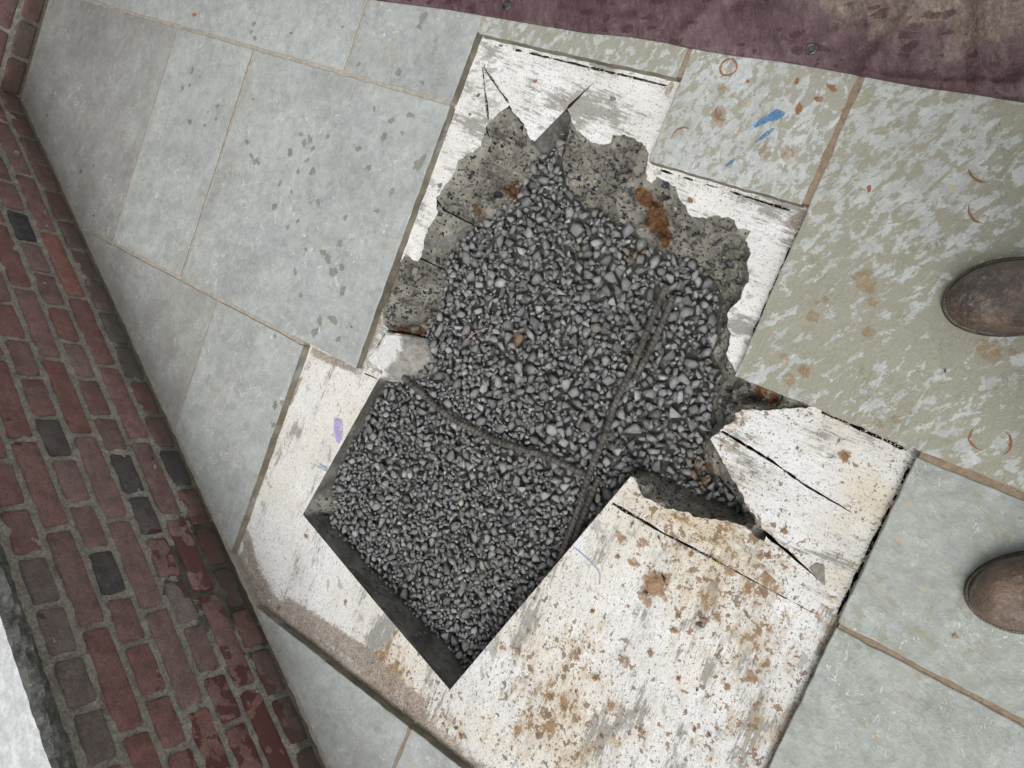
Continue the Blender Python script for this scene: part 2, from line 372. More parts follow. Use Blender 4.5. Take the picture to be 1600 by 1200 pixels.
# rim of the hole at the bed surface: photo points, 's' = sawn straight edge following, 'r' = broken edge following
T_px = [(473, 804, 's'), (591, 593, 'r'), (598, 590, 'r'), (594, 579, 'r'), (608, 568, 'r'), (617, 556, 'r'), (624, 538, 'r'), (619, 526, 'r'), (603, 519, 's'),
        (608, 515, 'r'), (598, 503, 'r'), (597, 474, 'r'), (607, 440, 'r'), (617, 420, 'r'), (633, 399, 'r'), (653, 409, 'r'), (659, 398, 'r'), (665, 366, 'r'), (677, 345, 'r'), (684, 330, 'r'),
        (681, 309, 'r'), (690, 297, 'r'), (706, 276, 'r'), (715, 252, 'r'), (733, 239, 'r'), (752, 228, 'r'), (757, 208, 'r'), (764, 190, 'r'),
        (783, 174, 'r'), (796, 164, 'r'), (806, 180, 'r'), (819, 196, 'r'), (828, 217, 'r'), (835, 221, 's'), (887, 168, 'r'), (892, 186, 'r'), (900, 203, 'r'), (918, 218, 'r'), (936, 226, 'r'), (954, 223, 'r'), (958, 210, 'r'), (990, 215, 'r'), (1009, 228, 'r'), (1012, 246, 'r'),
        (1010, 262, 'r'), (1010, 280, 'r'), (1018, 287, 'r'), (1026, 276, 'r'), (1056, 292, 'r'), (1060, 306, 'r'), (1072, 324, 'r'), (1080, 338, 'r'), (1104, 342, 'r'), (1120, 336, 'r'),
        (1148, 344, 'r'), (1152, 356, 'r'), (1174, 361, 'r'), (1168, 370, 'r'), (1172, 388, 'r'), (1168, 416, 'r'), (1170, 440, 'r'), (1157, 468, 'r'), (1141, 482, 'r'), (1137, 506, 'r'),
        (1140, 530, 'r'), (1138, 560, 'r'), (1152, 583, 's'), (1276, 638, 'r'), (1254, 637, 'r'), (1220, 640, 'r'), (1188, 642, 'r'), (1160, 640, 'r'), (1148, 646, 'r'), (1152, 658, 'r'),
        (1134, 664, 'r'), (1126, 671, 'r'), (1110, 686, 's'), (1127, 716, 'r'), (1163, 779, 'r'), (1198, 836, 'r'), (1194, 846, 'r'),
        (1167, 826, 'r'), (1136, 813, 'r'), (1100, 810, 'r'), (1064, 799, 'r'), (1032, 790, 'r'), (1003, 774, 'r'), (994, 748, 'r'), (985, 745, 's'), (703, 1078, 's'), (588, 943, 's')]
# where the broken faces meet the gravel; 'v' = straight under the rim
B_px = [(480, 806, 'v'), (522, 804, 0), (518, 755, 0), (537, 711, 0), (553, 673, 0), (577, 631, 0), (592, 606, 0), (610, 596, 0), (624, 595, 0), (645, 589, 0), (661, 575, 0), (656, 552, 0), (654, 530, 0),
        (669, 514, 0), (678, 491, 0), (689, 465, 0), (693, 428, 0), (695, 400, 0), (717, 376, 0), (740, 354, 0), (777, 328, 0), (786, 322, 0), (802, 314, 0), (806, 290, 0), (825, 272, 0), (832, 252, 0),
        (842, 240, 0), (856, 241, 0), (877, 209, 0), (887, 182, 0), (889, 190, 0), (884, 212, 0), (874, 242, 0), (876, 262, 0), (880, 285, 0), (892, 305, 0), (908, 320, 0), (932, 325, 0), (962, 348, 0), (985, 352, 0), (994, 372, 0), (1010, 386, 0), (1034, 394, 0), (1048, 400, 0),
        (1074, 400, 0), (1100, 420, 0), (1118, 442, 0), (1128, 466, 0), (1120, 496, 0), (1118, 520, 0), (1110, 550, 0), (1120, 576, 0), (1130, 590, 0), (1120, 612, 0), (1110, 628, 0), (1116, 650, 0),
        (1112, 668, 0), (1092, 690, 0), (1098, 725, 0), (1127, 752, 0), (1145, 777, 0), (1163, 806, 0), (1150, 803, 0), (1134, 792, 0), (1100, 779, 0), (1077, 765, 0), (1046, 752, 0), (1021, 738, 0), (990, 735, 0),
        (976, 752, 'v'), (716, 1060, 'v'), (697, 1050, 0), (679, 1009, 0), (625, 935, 0), (561, 873, 0), (524, 828, 0)]
Tw = [W(p[:2], ZB) for p in T_px]; Tstr = [p[2] == 's' for p in T_px]
T_poly = resample(Tw, 0.0045, 0.0030, True, Tstr)
Bw = []
for x, y, v in B_px:
    if v == 'v': q = W((x, y), ZB)
    else:
        z = -0.07
        for _ in range(4): z = float(gz([W((x, y), z)])[0])
        q = W((x, y), z)
    Bw.append(q)
B_poly = resample(Bw, 0.010, 0.0015, True)
# keep the lower contour inside the rim
Bp = np.array(B_poly); Tp = np.array(T_poly)
ok = inside(Bp, Tp)
for i in range(len(Bp)):
    dd = np.hypot(*(Tp - Bp[i]).T); k = int(dd.argmin())
    if (not ok[i]) or dd[k] < 0.0018:
        a = Tp[k - 1]; b = Tp[(k + 1) % len(Tp)]; t = (b - a) / (np.linalg.norm(b - a) + 1e-9); nn = np.array([-t[1], t[0]])
        q = Tp[k] + nn * 0.0022
        if not inside([q], Tp)[0]: q = Tp[k] - nn * 0.0022
        Bp[i] = q
keep = inside(Bp, Tp); B_poly = [tuple(p) for p, k in zip(Bp, keep) if k]
Bp = np.array(B_poly)

# ---------------------------------------------------------------- saw cuts in the bed (polyline, width start, width end)
def strip(pts, w0, w1, z=ZB, jit=0.0006):
    P = [np.array(W(p, z)) for p in pts]; P = np.array(resample(P, 0.009, 0, False)); n = len(P); L = []; Rr = []
    for i in range(n):
        t = P[min(i + 1, n - 1)] - P[max(i - 1, 0)]; t = t / np.linalg.norm(t); nn = np.array([-t[1], t[0]])
        w = (w0 + (w1 - w0) * i / (n - 1)) / 2
        if jit: w *= (0.75 + 0.6 * random.random()) * (0.45 if i in (0, n - 1) else 1)
        L.append(tuple(P[i] + nn * (w + random.uniform(-jit, jit)))); Rr.append(tuple(P[i] - nn * (w + random.uniform(-jit, jit))))
    return L + Rr[::-1]
def gaps(pts, w, cuts):
    """several short strips along a straight line, broken where crumbs have fallen in"""
    a, b = np.array(pts[0], float), np.array(pts[1], float)
    return [strip([tuple(a + (b - a) * s), tuple(a + (b - a) * e)], w, w * random.uniform(.7, 1.1)) for s, e in cuts]
grooves = [strip([(927, 130), (910, 146), (891, 165), (883, 173)], 0.0014, 0.0060), strip([(1289, 915), (1262, 890), (1230, 862), (1202, 839), (1193, 829)], 0.0012, 0.0060),
           strip([(754, 105), (759, 150), (763, 186)], 0.0016, 0.0050), strip([(755, 103), (776, 135), (795, 161)], 0.0020, 0.0050),
           strip([(1128, 674), (1202, 718), (1262, 761), (1330, 800)], 0.0045, 0.0016),
           strip([(957, 786.5), (1037, 833), (1118, 875), (1161, 899)], 0.0050, 0.0020),
           strip([(1163, 900), (1215, 928), (1279, 962)], 0.0013, 0.0006),
           strip([(602, 521), (590, 541), (574, 561)], 0.0022, 0.0008),
           strip([(568, 583), (590, 592)], 0.0030, 0.0016)]
grooves += gaps([(790, 74), (1050, 136)], 0.0042, [(.06, .10), (.14, .27), (.285, .50), (.51, .66), (.67, .97)])
grooves += gaps([(1025, 264), (1246, 332)], 0.0034, [(.03, .12), (.19, .26), (.36, .44), (.53, .60), (.62, .95)])
grooves += gaps([(1253, 346), (1159, 566)], 0.0060, [(.08, .12), (.19, .285), (.30, .36), (.375, .46), (.47, .55), (.555, .68), (.70, .80)])
grooves += gaps([(1284, 643), (1427, 708)], 0.0052, [(.0, .30), (.305, .66), (.67, .93)])
grooves += gaps([(1424, 724), (1305, 968)], 0.0052, [(.03, .13), (.20, .235), (.28, .395), (.40, .62), (.63, .80), (.81, .97)])

# ---------------------------------------------------------------- concrete bed
bed = empty('concrete_bed', (0, -0.5, ZB)); tag(bed, kind='structure')
def spread(poly, step, jit=.35, pad=0):
    P = np.array(poly); x0, y0 = P.min(0); x1, y1 = P.max(0)
    g = np.array([(x, y) for x in np.arange(x0, x1, step) for y in np.arange(y0, y1, step)])
    g += rng.uniform(-jit, jit, g.shape) * step
    return g[inside(g, P)]
TRo = TRB
st = spread(TRo, 0.012); st = st[~inside(st, Tp)]; dT = pdist(st, Tp); st = st[dT > 0.004]
for g in grooves: st = st[pdist(st, g) > 0.003]
V, Fc = cdt([resample(offset_poly(TRo, 0.006), 0.03), T_poly] + grooves, st)
cen = V[Fc].mean(1); ok = inside(cen, offset_poly(TRo, 0.0065)) & ~inside(cen, Tp)
for g in grooves: ok &= ~inside(cen, g)
Fc = Fc[ok]; cen = cen[ok]
def zbed(v): return ZB + 0.0016 * N3(v[0], v[1], 1.0, 22, 4)
dT = pdist(V, Tp)
VZ = [(v[0], v[1], zbed(v) * 1.0 if d > 1e-4 else ZB) for v, d in zip(V, dT)]
# five skims, one under each lifted flagstone
def zone(c):
    x, y = c
    if x > 0.313 and y < -0.60 - (0.9 - x) * 0.0 and y < -0.60: return 4
    if x > 0.313: return 3
    if x > 0.0265 and y > -0.60: return 2
    if y > -0.563 and x > -0.262: return 1 if x < 0.03 else 2
    return 0
names = [MB_upper, MB_right, MB_arm, MB_low, MB_left]
zi = []
for c in cen:
    x, y = c; wob = 0.004 * N3(x, y, 0, 30)
    if x < 0.30 + wob: 
        if y > -0.563 and x < 0.03: k = 1
        elif y > -0.563: k = 2
        else: k = 0
    else:
        k = 4 if (y + (x - .75) * 0.35 < -0.70 + wob * 3) else 3
    zi.append(k)
zi = np.array(zi)
bed_top = mesh_obj('mortar_bed', VZ, Fc, names, bed, smooth=False, midx=zi)
tag(bed_top, 'white mortar smeared over concrete where the flagstones were lifted')
# dirt: crumbs gathered along certain edges
dl = [([(378, 900), (440, 975), (560, 1075), (700, 1185), (760, 1240)], 0.078), ([(488, 550), (560, 578)], 0.020), ([(470, 590), (440, 660), (380, 830)], 0.012),
      ([(385, 840), (400, 900), (430, 950)], 0.03), ([(590, 500), (565, 560)], 0.022), ([(1310, 965), (1255, 1085), (1195, 1210)], 0.018),
      ([(1255, 335), (1240, 350)], 0.02), ([(1050, 130), (1040, 150)], 0.012), ([(450, 950), (560, 1020), (650, 1100)], 0.045)]
dv = np.zeros(len(V))
for pl, wd in dl:
    q = np.array([W(p, ZB) for p in pl]); d = pdist(V, q, False); dv = np.maximum(dv, np.clip(1.0 - d / wd, 0, 1))
at = bed_top.data.attributes.new('dirt', 'FLOAT', 'POINT'); at.data.foreach_set('value', dv.astype(np.float32))
# walls and floors of the saw cuts
gv = []; gf = []
for g in grooves:
    k = len(gv); n = len(g)
    gv += [(x, y, ZB + 0.0004) for x, y in g] + [(x, y, ZB - 0.05) for x, y in g]
    gf += [(k + i, k + (i + 1) % n, k + n + (i + 1) % n, k + n + i) for i in range(n)]
    h = n // 2
    gf += [(k + n + i, k + n + i + 1, k + n + n - 2 - i, k + n + n - 1 - i) for i in range(h - 1)]
tag(mesh_obj('saw_cuts', gv, gf, M_black, bed), kind='stuff')

# broken faces from the rim down to the gravel
bg_px = [[(764, 191), (766, 204), (769, 219)], [(800, 168), (810, 184), (818, 198)], [(684, 311), (700, 331), (736, 352)], [(656, 401), (672, 412), (691, 424)], [(604, 517), (630, 519), (652, 524)]]
bgr = [strip(q, .0040, .0022, -0.038) for q in bg_px]
sawn_seg = np.array([W(p, -0.068) for p in [(777, 328), (740, 350), (700, 380), (660, 402)]])
st = spread(T_poly, 0.0034); st = st[~inside(st, Bp)]; st = st[(pdist(st, Tp) > 0.0022) & (pdist(st, Bp) > 0.0022)]
for g in bgr: st = st[(pdist(st, g) > 0.0012)]
V, Fc = cdt([T_poly, B_poly] + bgr, st)
cen = V[Fc].mean(1); ok = inside(cen, Tp) & ~inside(cen, Bp)
for g in bgr: ok &= ~inside(cen, g)
Fc = Fc[ok]
dsaw = pdist(V, sawn_seg, False)
dT = pdist(V, Tp); dB = pdist(V, Bp); zg = gz(V) - 0.016
t = dT / (dT + dB + 1e-9); t = np.where(dB < 1e-5, 1, t); wd = dT + dB
shape = np.clip(t, 0, 1) ** 1.15
Z = np.empty(len(V))
# sunk ledge beside the big flagstone
led = np.array([W(p, ZB) for p in [(1150, 582), (1280, 640), (1190, 645), (1150, 640), (1125, 600)]])
dled = np.clip(1 - pdist(V, led) / 0.02, 0, 1); dled[inside(V, led)] = 1
for i, v in enumerate(V):
    n = mn.fractal(Vector((v[0] * 16, v[1] * 16, 3)), 0.8, 2.1, 5)
    rd = mn.ridged_multi_fractal(Vector((v[0] * 26, v[1] * 26, 7)), 0.9, 2.0, 4, 0.9, 2.0)
    amp = min(wd[i], 0.07) * 0.62 * min(1, max(.05, (dsaw[i] - .006) / .012))
    e = math.sin(math.pi * min(1, max(0, t[i]))) ** 0.6 if 0 < t[i] < 1 else 0
    lump = mn.voronoi(Vector((v[0] * 38, v[1] * 38, 1)))[0][0]
    Z[i] = ZB + (zg[i] - ZB) * shape[i] + e * amp * (n * 1.0 + (rd - 1.1) * 0.5 + (0.35 - lump) * 1.1) - dled[i] * e * 0.018
    Z[i] += e * min(1, max(.05, (dsaw[i] - .006) / .01)) * (.0035 * mn.fractal(Vector((v[0] * 75, v[1] * 75, 9)), .7, 2, 4) + .0022 * (.4 - mn.voronoi(Vector((v[0] * 95, v[1] * 95, 4)))[0][0]))
    if dT[i] > 1e-5: Z[i] = min(Z[i], ZB - 0.0015)
Z = np.where(dT < 1e-5, ZB, Z)
bot = [(v[0], v[1], z) for v, z in zip(V, Z)]
# which triangles belong to sawn faces: long straight ones near a sawn rim edge
saw = []
for i, p in enumerate(T_px):
    if p[2] == 's': saw.append(np.array([Tw[i], Tw[(i + 1) % len(Tw)]]))
cen = V[Fc].mean(1); ds = np.full(len(cen), 9.0)
for s in saw: ds = np.minimum(ds, pdist(cen, s, False))
wn2 = (pdist(cen, Tp) + pdist(cen, Bp))
mi = np.where(((ds < 0.013) & (wn2 < 0.032)) | (pdist(cen, sawn_seg, False) < .0085), 1, 0)
brk = mesh_obj('broken_concrete', bot, Fc, [M_conc, M_sawn], bed, smooth=False, midx=mi)
tag(brk, 'rough broken grey concrete with dark aggregate sloping into the hole')
dv = np.zeros(len(V))
for (x, y, z, r) in [(1020, 335, -.05, .035), (1035, 370, -.06, .02), (1010, 310, -.05, .02), (790, 285, -.06, .026), (802, 300, -.06, .02), (745, 345, -.05, .022), (635, 522, -.06, .02), (655, 520, -.06, .015),
                     (1185, 612, -.03, .016), (1205, 622, -.03, .014), (1095, 735, -.07, .02), (868, 225, -.05, .016), (640, 580, -.05, .012), (735, 320, -.05, .012)]:
    d = np.hypot(*(V - np.array(W((x, y), z))).T); dv = np.maximum(dv, np.clip(1.25 - d / r, 0, 1))
at = brk.data.attributes.new('dirt', 'FLOAT', 'POINT'); at.data.foreach_set('value', dv.astype(np.float32))
gv = []; gf = []
for g in bgr:
    k = len(gv); n = len(g); zt_ = [float(Z[np.hypot(*(V - np.array(q)).T).argmin()]) for q in g]
    gv += [(x, y, z) for (x, y), z in zip(g, zt_)] + [(x, y, z - 0.03) for (x, y), z in zip(g, zt_)]
    gf += [(k + i, k + (i + 1) % n, k + n + (i + 1) % n, k + n + i) for i in range(n)]
    gf += [(k + n + i, k + n + i + 1, k + n + n - 2 - i, k + n + n - 1 - i) for i in range(n // 2 - 1)]
tag(mesh_obj('saw_cuts', gv, gf, M_black, bed), kind='stuff')
# skirt below the contact line and the floor of the pit
n = len(B_poly); zb = gz(Bp) - 0.016
sv = [(x, y, z) for (x, y), z in zip(B_poly, zb)] + [(x, y, -0.2) for x, y in B_poly]
sf = [(i, (i + 1) % n, n + (i + 1) % n, n + i) for i in range(n)]
mesh_obj('pit_wall', sv, sf, M_dirt, bed)
Vf, Ff = cdt([B_poly], spread(B_poly, 0.03)); cen = Vf[Ff].mean(1); Ff = Ff[inside(cen, Bp)]
tag(mesh_obj('soil', [(x, y, z - 0.020) for (x, y), z in zip(Vf, gz(Vf))], Ff, M_dirt), kind='structure')

# ---------------------------------------------------------------- paving
pav_v, pav_f = cdt([[(-2.4, -3.6), (2.6, -3.6), (2.6, 1.8), (-2.4, 1.8)], resample(offset_poly(TR, 0.003), 0.05)], [])
cen = pav_v[pav_f].mean(1); po = offset_poly(TR, 0.003)
pav_f = pav_f[~inside(cen, po)]
pv = [(x, y, -0.0026) for x, y in pav_v]; pf = [tuple(f) for f in pav_f]; k = len(pv); n = len(po)
pv += [(x, y, -0.0026) for x, y in po] + [(x, y, -0.05) for x, y in po]; pf += [(k + i, k + (i + 1) % n, k + n + (i + 1) % n, k + n + i) for i in range(n)]
paving = mesh_obj('paving', pv, pf, M_joint); tag(paving, kind='structure')
gp = [(-60, -60), (60, -60), (60, 60), (-60, 60)]; gi = [(-2.2, -3.4), (2.4, -3.4), (2.4, 1.6), (-2.2, 1.6)]
M_far = simple('far_paving', (0.22, 0.23, 0.22), (0.30, 0.31, 0.30), 4, 0.85, 0.003)
gnd = mesh_obj('ground', [(x, y, -0.02) for x, y in gp] + [(x, y, -0.02) for x, y in gi], [(i, (i + 1) % 4, 4 + (i + 1) % 4, 4 + i) for i in range(4)], M_far)
tag(gnd, kind='structure')

def chip(poly, step=0.012, amp=0.0013):
    out = []
    for i in range(len(poly)):
        a = np.array(poly[i]); b = np.array(poly[(i + 1) % len(poly)]); L = np.linalg.norm(b - a); k = max(1, int(L / step))
        nn = np.array([-(b - a)[1], (b - a)[0]]) / L
        for q in range(k):
            p = a + (b - a) * q / k; s = mn.fractal(Vector((p[0] * 30, p[1] * 30, 5)), 1, 2, 3)
            out.append(tuple(p + nn * amp * s * 1.6))
    return out
def slab(x0, x1, y0, y1, mat_, tilt=0.0):
    poly = [(x0, y0), (x1, y0), (x1, y1), (x0, y1)]
    poly = clip(poly, p0w, NW, 0.010); poly = clip(poly, (0, Y2), (0, 1), 0.008)
    if len(poly) < 3: return
    P = chip(poly); n = len(P); cx, cy = np.mean(P, 0); bev = 0.0016
    inn = offset_poly(poly, -bev); Pi = chip(inn); n2 = len(Pi)
    if n2 != n:
        Pi = [(cx + (x - cx) * 0.996, cy + (y - cy) * 0.996) for x, y in P]
    dz = random.uniform(-0.0006, 0.0006)
    v = [(x, y, -0.0262) for x, y in P] + [(x, y, -0.0014 + dz) for x, y in P] + [(x, y, dz) for x, y in Pi]
    f = [(i, (i + 1) % n, n + (i + 1) % n, n + i) for i in range(n)] + [(n + i, n + (i + 1) % n, 2 * n + (i + 1) % n, 2 * n + i) for i in range(n)]
    f.append(tuple(range(2 * n, 3 * n)))
    mi = [1] * n + [0] * n + [0]
    return mesh_obj('flagstone', v, f, [mat_, M_side], paving, midx=mi, loc=(float(cx), float(cy), 0))
g = 0.0042
slab(-1.0, -.265 - g, Y2, -1.315 - g, M_blue)
slab(-1.0, -.265 - g, -1.315 + g, -1.012, M_blue)
slab(-1.0, -.4085, -1.002, -.572, M_mott)
s8 = slab(-1.0, -.262, -.563, -.2885, M_mott)
s9 = slab(-1.0, .0265, -.278, .75, M_olive)
slab(.0375, .311, .0095, .75, M_green); slab(.3195, 1.2, .0095, .75, M_green)
slab(-.265 + g, .309, Y2, -1.910 - g, M_dim); slab(-.265 + g, .309, -1.910 + g, -1.612 - g, M_blue); slab(-.265 + g, .309, -1.612 + g, -1.012, M_blue)
slab(.3185, 1.2, Y2, -1.467 - g, M_dim); slab(.3185, .900, -1.467 + g, -1.167, M_blue)
slab(.900, 1.75, -1.30, -.585 - g, M_blue); slab(.900, 1.75, -.585 + g, .001, M_blue)
for y0, y1 in ((.7584, 1.3),): slab(-1.0, .3, y0, y1, M_olive); slab(.3085, 1.2, y0, y1, M_green)
slab(1.2085, 2.0, .0095, .75, M_green); slab(1.7585, 2.3, -1.2, .001, M_blue)

# ---------------------------------------------------------------- brick walls
m = Mt('wall_mortar', 0.97, 0.2)
cc = m.mix(m.step(m.noise(30, 6, 0.7), 0.35, 0.7), (0.40, 0.38, 0.325), (0.55, 0.525, 0.46))
cc = m.mix(m.step(m.noise(9, 4, 0.6), 0.5, 0.7, 0, .6), cc, (0.52, 0.50, 0.45))
cc = m.mix(m.step(m.noise(400, 3, 0.7), 0.58, 0.68, 0, .5), cc, (0.42, 0.41, 0.38))
cc = m.mix(1.0, cc, m.mix(m.step(m.noise(150, 6, 0.8), 0.34, 0.66), (0.62, 0.61, 0.59), (1.25, 1.25, 1.24)), 'MULTIPLY')
wcr = m.mt('ABSOLUTE', m.mt('SUBTRACT', m.noise(20, 5, .7, dist=1.0), .5)); cc = m.mix(m.mt('MULTIPLY', m.step(wcr, .001, .008, .85, 0), m.step(m.noise(9, 2, .5), .52, .6)), cc, (.04, .036, .03))
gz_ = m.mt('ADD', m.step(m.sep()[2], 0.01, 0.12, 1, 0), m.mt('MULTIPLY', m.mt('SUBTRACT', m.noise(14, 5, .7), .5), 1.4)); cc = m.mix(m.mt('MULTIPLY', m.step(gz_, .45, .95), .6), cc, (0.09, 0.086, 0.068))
wd1 = m.n('ShaderNodeVectorMath', operation='DISTANCE'); m.put(wd1.inputs[0], m.pos); wd1.inputs[1].default_value = (.86, -1.12, .02)
ww = m.step(m.mt('ADD', m.step(wd1.outputs['Value'], .03, .30, 1, 0), m.mt('MULTIPLY', m.mt('SUBTRACT', m.noise(24, 5, .65), .5), 1.5)), .52, .60, 0, .75); cc = m.mix(ww, cc, (.07, .062, .045))
m.color(cc); m.bump(m.noise(180, 7, 0.85), 0.006, 1); m.bump(m.noise(40, 6, 0.75), 0.007, .9); M_wm = m.m
m = Mt('brick_clay', 0.85, 0.3)
oc = m.ocol(); rn = m.mt('MULTIPLY', m.rnd(), 31.0)
cc = m.mix(m.step(m.noise(18, 5, 0.6, w=rn), 0.3, 0.7, 0, 0.55), oc, m.mix(0.5, oc, (0.20, 0.165, 0.150)))
cc = m.mix(m.step(m.noise(60, 6, 0.75, w=rn), 0.50, 0.75, 0, 0.35), cc, (0.30, 0.25, 0.225))
cc = m.mix(1.0, cc, m.mix(m.step(m.noise(35, 9, 0.8, w=m.mt('ADD', rn, 4.0)), 0.32, 0.70), (0.66, 0.66, 0.67), (1.28, 1.26, 1.24)), 'MULTIPLY')
cc = m.mix(1.0, cc, m.mix(m.step(m.noise(280, 5, 0.8), 0.34, 0.66), (0.74, 0.74, 0.74), (1.22, 1.22, 1.22)), 'MULTIPLY')
bcr = m.mt('ABSOLUTE', m.mt('SUBTRACT', m.noise(16, 5, .7, w=m.mt('ADD', rn, 1.0), dist=.8), .5)); cc = m.mix(m.mt('MULTIPLY', m.step(bcr, .001, .006, .8, 0), m.step(m.noise(13, 2, .5, w=m.mt('ADD', rn, 8.0)), .56, .62)), cc, (.03, .025, .022))
cc = m.mix(m.step(m.noise(330, 3, 0.7), 0.66, 0.72, 0, .6), cc, (0.50, 0.48, 0.45))
# rain splashes low on the wall beside the opening
pw = m.sep(); wp = W((392, 985), 0.04)
dd = m.n('ShaderNodeVectorMath', operation='DISTANCE'); m.put(dd.inputs[0], m.pos); dd.inputs[1].default_value = (1.09, -0.75, 0.02)
d2 = m.n('ShaderNodeVectorMath', operation='DISTANCE'); m.put(d2.inputs[0], m.pos); d2.inputs[1].default_value = (0.84, -1.17, 0.03)
near = m.mt('MAXIMUM', m.step(dd.outputs['Value'], 0.10, 0.42, 1, 0), m.step(d2.outputs['Value'], 0.05, 0.24, 1, 0))
wv = m.noise(26, 4, 0.55, vec=m.add(m.pos, (2.3, 0, 0)), dist=0.3)
ws = m.step(m.mt('ADD', wv, m.mt('MULTIPLY', near, 0.26)), 0.69, 0.70)
cc = m.mix(m.mt('MULTIPLY', ws, 0.95), cc, m.mix(0.22, (0.070, 0.0135, 0.0095), oc))
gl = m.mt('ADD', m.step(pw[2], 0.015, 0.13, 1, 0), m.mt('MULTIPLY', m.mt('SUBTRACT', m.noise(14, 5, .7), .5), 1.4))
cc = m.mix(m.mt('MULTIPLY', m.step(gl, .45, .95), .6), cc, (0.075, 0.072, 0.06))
m.color(cc); m.rough(m.step(ws, 0, 1, 0.86, 0.45))
m.bump(m.noise(30, 8, 0.75, w=rn), 0.006, .9); m.bump(m.noise(260, 6, 0.8), 0.002, 1); M_brick = m.m
def brick_mesh(L, Hh, seed):
    r = random.Random(seed); bm = bmesh.new(); D = 0.10
    nx = 5 if L > .15 else 3
    # grid of the front face with rounded, slightly uneven edges, sides run back into the mortar
    xs = np.linspace(-L / 2, L / 2, nx + 1); zs = np.linspace(-Hh / 2, Hh / 2, 4)
    xs = [xs[0], xs[0] + 0.0035] + list(xs[1:-1]) + [xs[-1] - 0.005, xs[-1]]; zs = [zs[0], zs[0] + 0.0035, zs[1], zs[2], zs[-1] - 0.005, zs[-1]]
    vs = {}
    for i, x in enumerate(xs):
        for j, z in enumerate(zs):
            e = (i in (0, len(xs) - 1)) + (j in (0, len(zs) - 1)); y = 0.0 if e == 0 else (-0.0018 if e == 1 else -0.0032)
            jx = r.uniform(-.0016, .0016); jz = r.uniform(-.0013, .0013)
            if e == 2: x2 = x * (1 - 0.0022 / abs(x)); z2 = z * (1 - 0.0022 / abs(z))
            else: x2, z2 = x, z
            vs[i, j] = bm.verts.new((x2 + jx, y + r.uniform(-.0005, .0005), z2 + jz))
    for i in range(len(xs) - 1):
        for j in range(len(zs) - 1): bm.faces.new((vs[i, j], vs[i, j + 1], vs[i + 1, j + 1], vs[i + 1, j]))
    be = [e for e in bm.edges if e.is_boundary]; r2 = bmesh.ops.extrude_edge_only(bm, edges=be)
    for v in r2['geom']:
        if isinstance(v, bmesh.types.BMVert): v.co.y = -D
    bmesh.ops.recalc_face_normals(bm, faces=bm.faces)
    me = bpy.data.meshes.new('brick'); bm.to_mesh(me); bm.free(); me.materials.append(M_brick)
    me.polygons.foreach_set('use_smooth', [True] * len(me.polygons))
    return me
BH = 0.0385 * H; PIT = 0.0513 * H
meshes_h = [brick_mesh(0.0745 * H, BH, 10 + i) for i in range(5)]
meshes_s = [brick_mesh(0.158 * H, BH, 30 + i) for i in range(5)]
REDS = [(0.25, 0.142, 0.13), (0.275, 0.142, 0.124), (0.24, 0.15, 0.142), (0.26, 0.155, 0.144), (0.29, 0.138, 0.115), (0.245, 0.16, 0.152)]
DARKS = [(0.070, 0.068, 0.075), (0.095, 0.084, 0.088)]
wall = empty('brick_wall', (float(p0w[0]), float(p0w[1]), 0))
tag(wall, 'low brick garden wall running diagonally down the left under a stone coping', 'wall')
HJ = {1: [.065, .149, .23, .32, .402, .484, .572, .658, .746, .83, .908, .994, 1.078, 1.162, 1.245, 1.321, 1.409, 1.497],
      3: [.241, .325, .412, .492, .577, .664, .75, .836, .913, 1.003, 1.085, 1.168, 1.25, 1.338, 1.422],
      5: [.587, .671, .755, .84, .922, 1.01, 1.095, 1.177, 1.257, 1.341, 1.424], 7: [.923, 1.007, 1.09, 1.17, 1.249, 1.327, 1.406]}
SJ = {2: [.369, .545, .717, .889, 1.053, 1.204, 1.378], 4: [.541, .709, .876, 1.046, 1.21, 1.378], 6: [.885, 1.051, 1.216, 1.379]}
dark_at = {(5, .88), (3, .96), (5, 1.135), (3, .366), (1, 1.205), (3, 1.04), (1, .95)}
grey_at = {(7, 1.21), (7, 1.13), (7, 1.29), (7, 1.37), (1, .61), (1, .70), (3, 1.21)}
rot = math.atan2(UW[1], UW[0])
for c in range(1, 8):
    J = list(HJ[c] if c % 2 else SJ[c]); pitch = 0.0842 if c % 2 else 0.1675
    while J[0] > -0.45: J.insert(0, J[0] - pitch)
    while J[-1] < 2.05: J.append(J[-1] + pitch)
    for a, b in zip(J[:-1], J[1:]):
        u = (a + b) / 2; L = (b - a - 0.0105); ms = meshes_h if c % 2 else meshes_s; nom = 0.0745 if c % 2 else 0.158
        o = bpy.data.objects.new('brick', random.choice(ms))
        zc = (0.007 + 0.0513 * (c - 1) + 0.0193) * H + random.uniform(-.001, .001)
        p = UW * u * H + NW * random.uniform(-0.001, 0.0015)
        o.location = (float(p[0]), float(p[1]), zc); o.rotation_euler = (random.uniform(-.01, .01), random.uniform(-.012, .012), rot)
        o.scale = (L / nom, 1, 1)
        k = random.choice(REDS); f = random.uniform(.85, 1.15)
        if any(cc_ == c and abs(uu - u) < 0.03 for cc_, uu in dark_at): k = random.choice(DARKS)
        elif any(cc_ == c and abs(uu - u) < 0.03 for cc_, uu in grey_at): k = (0.20, 0.165, 0.157)
        
        o.color = (k[0] * f, k[1] * f, k[2] * f, 1); link(o, wall)
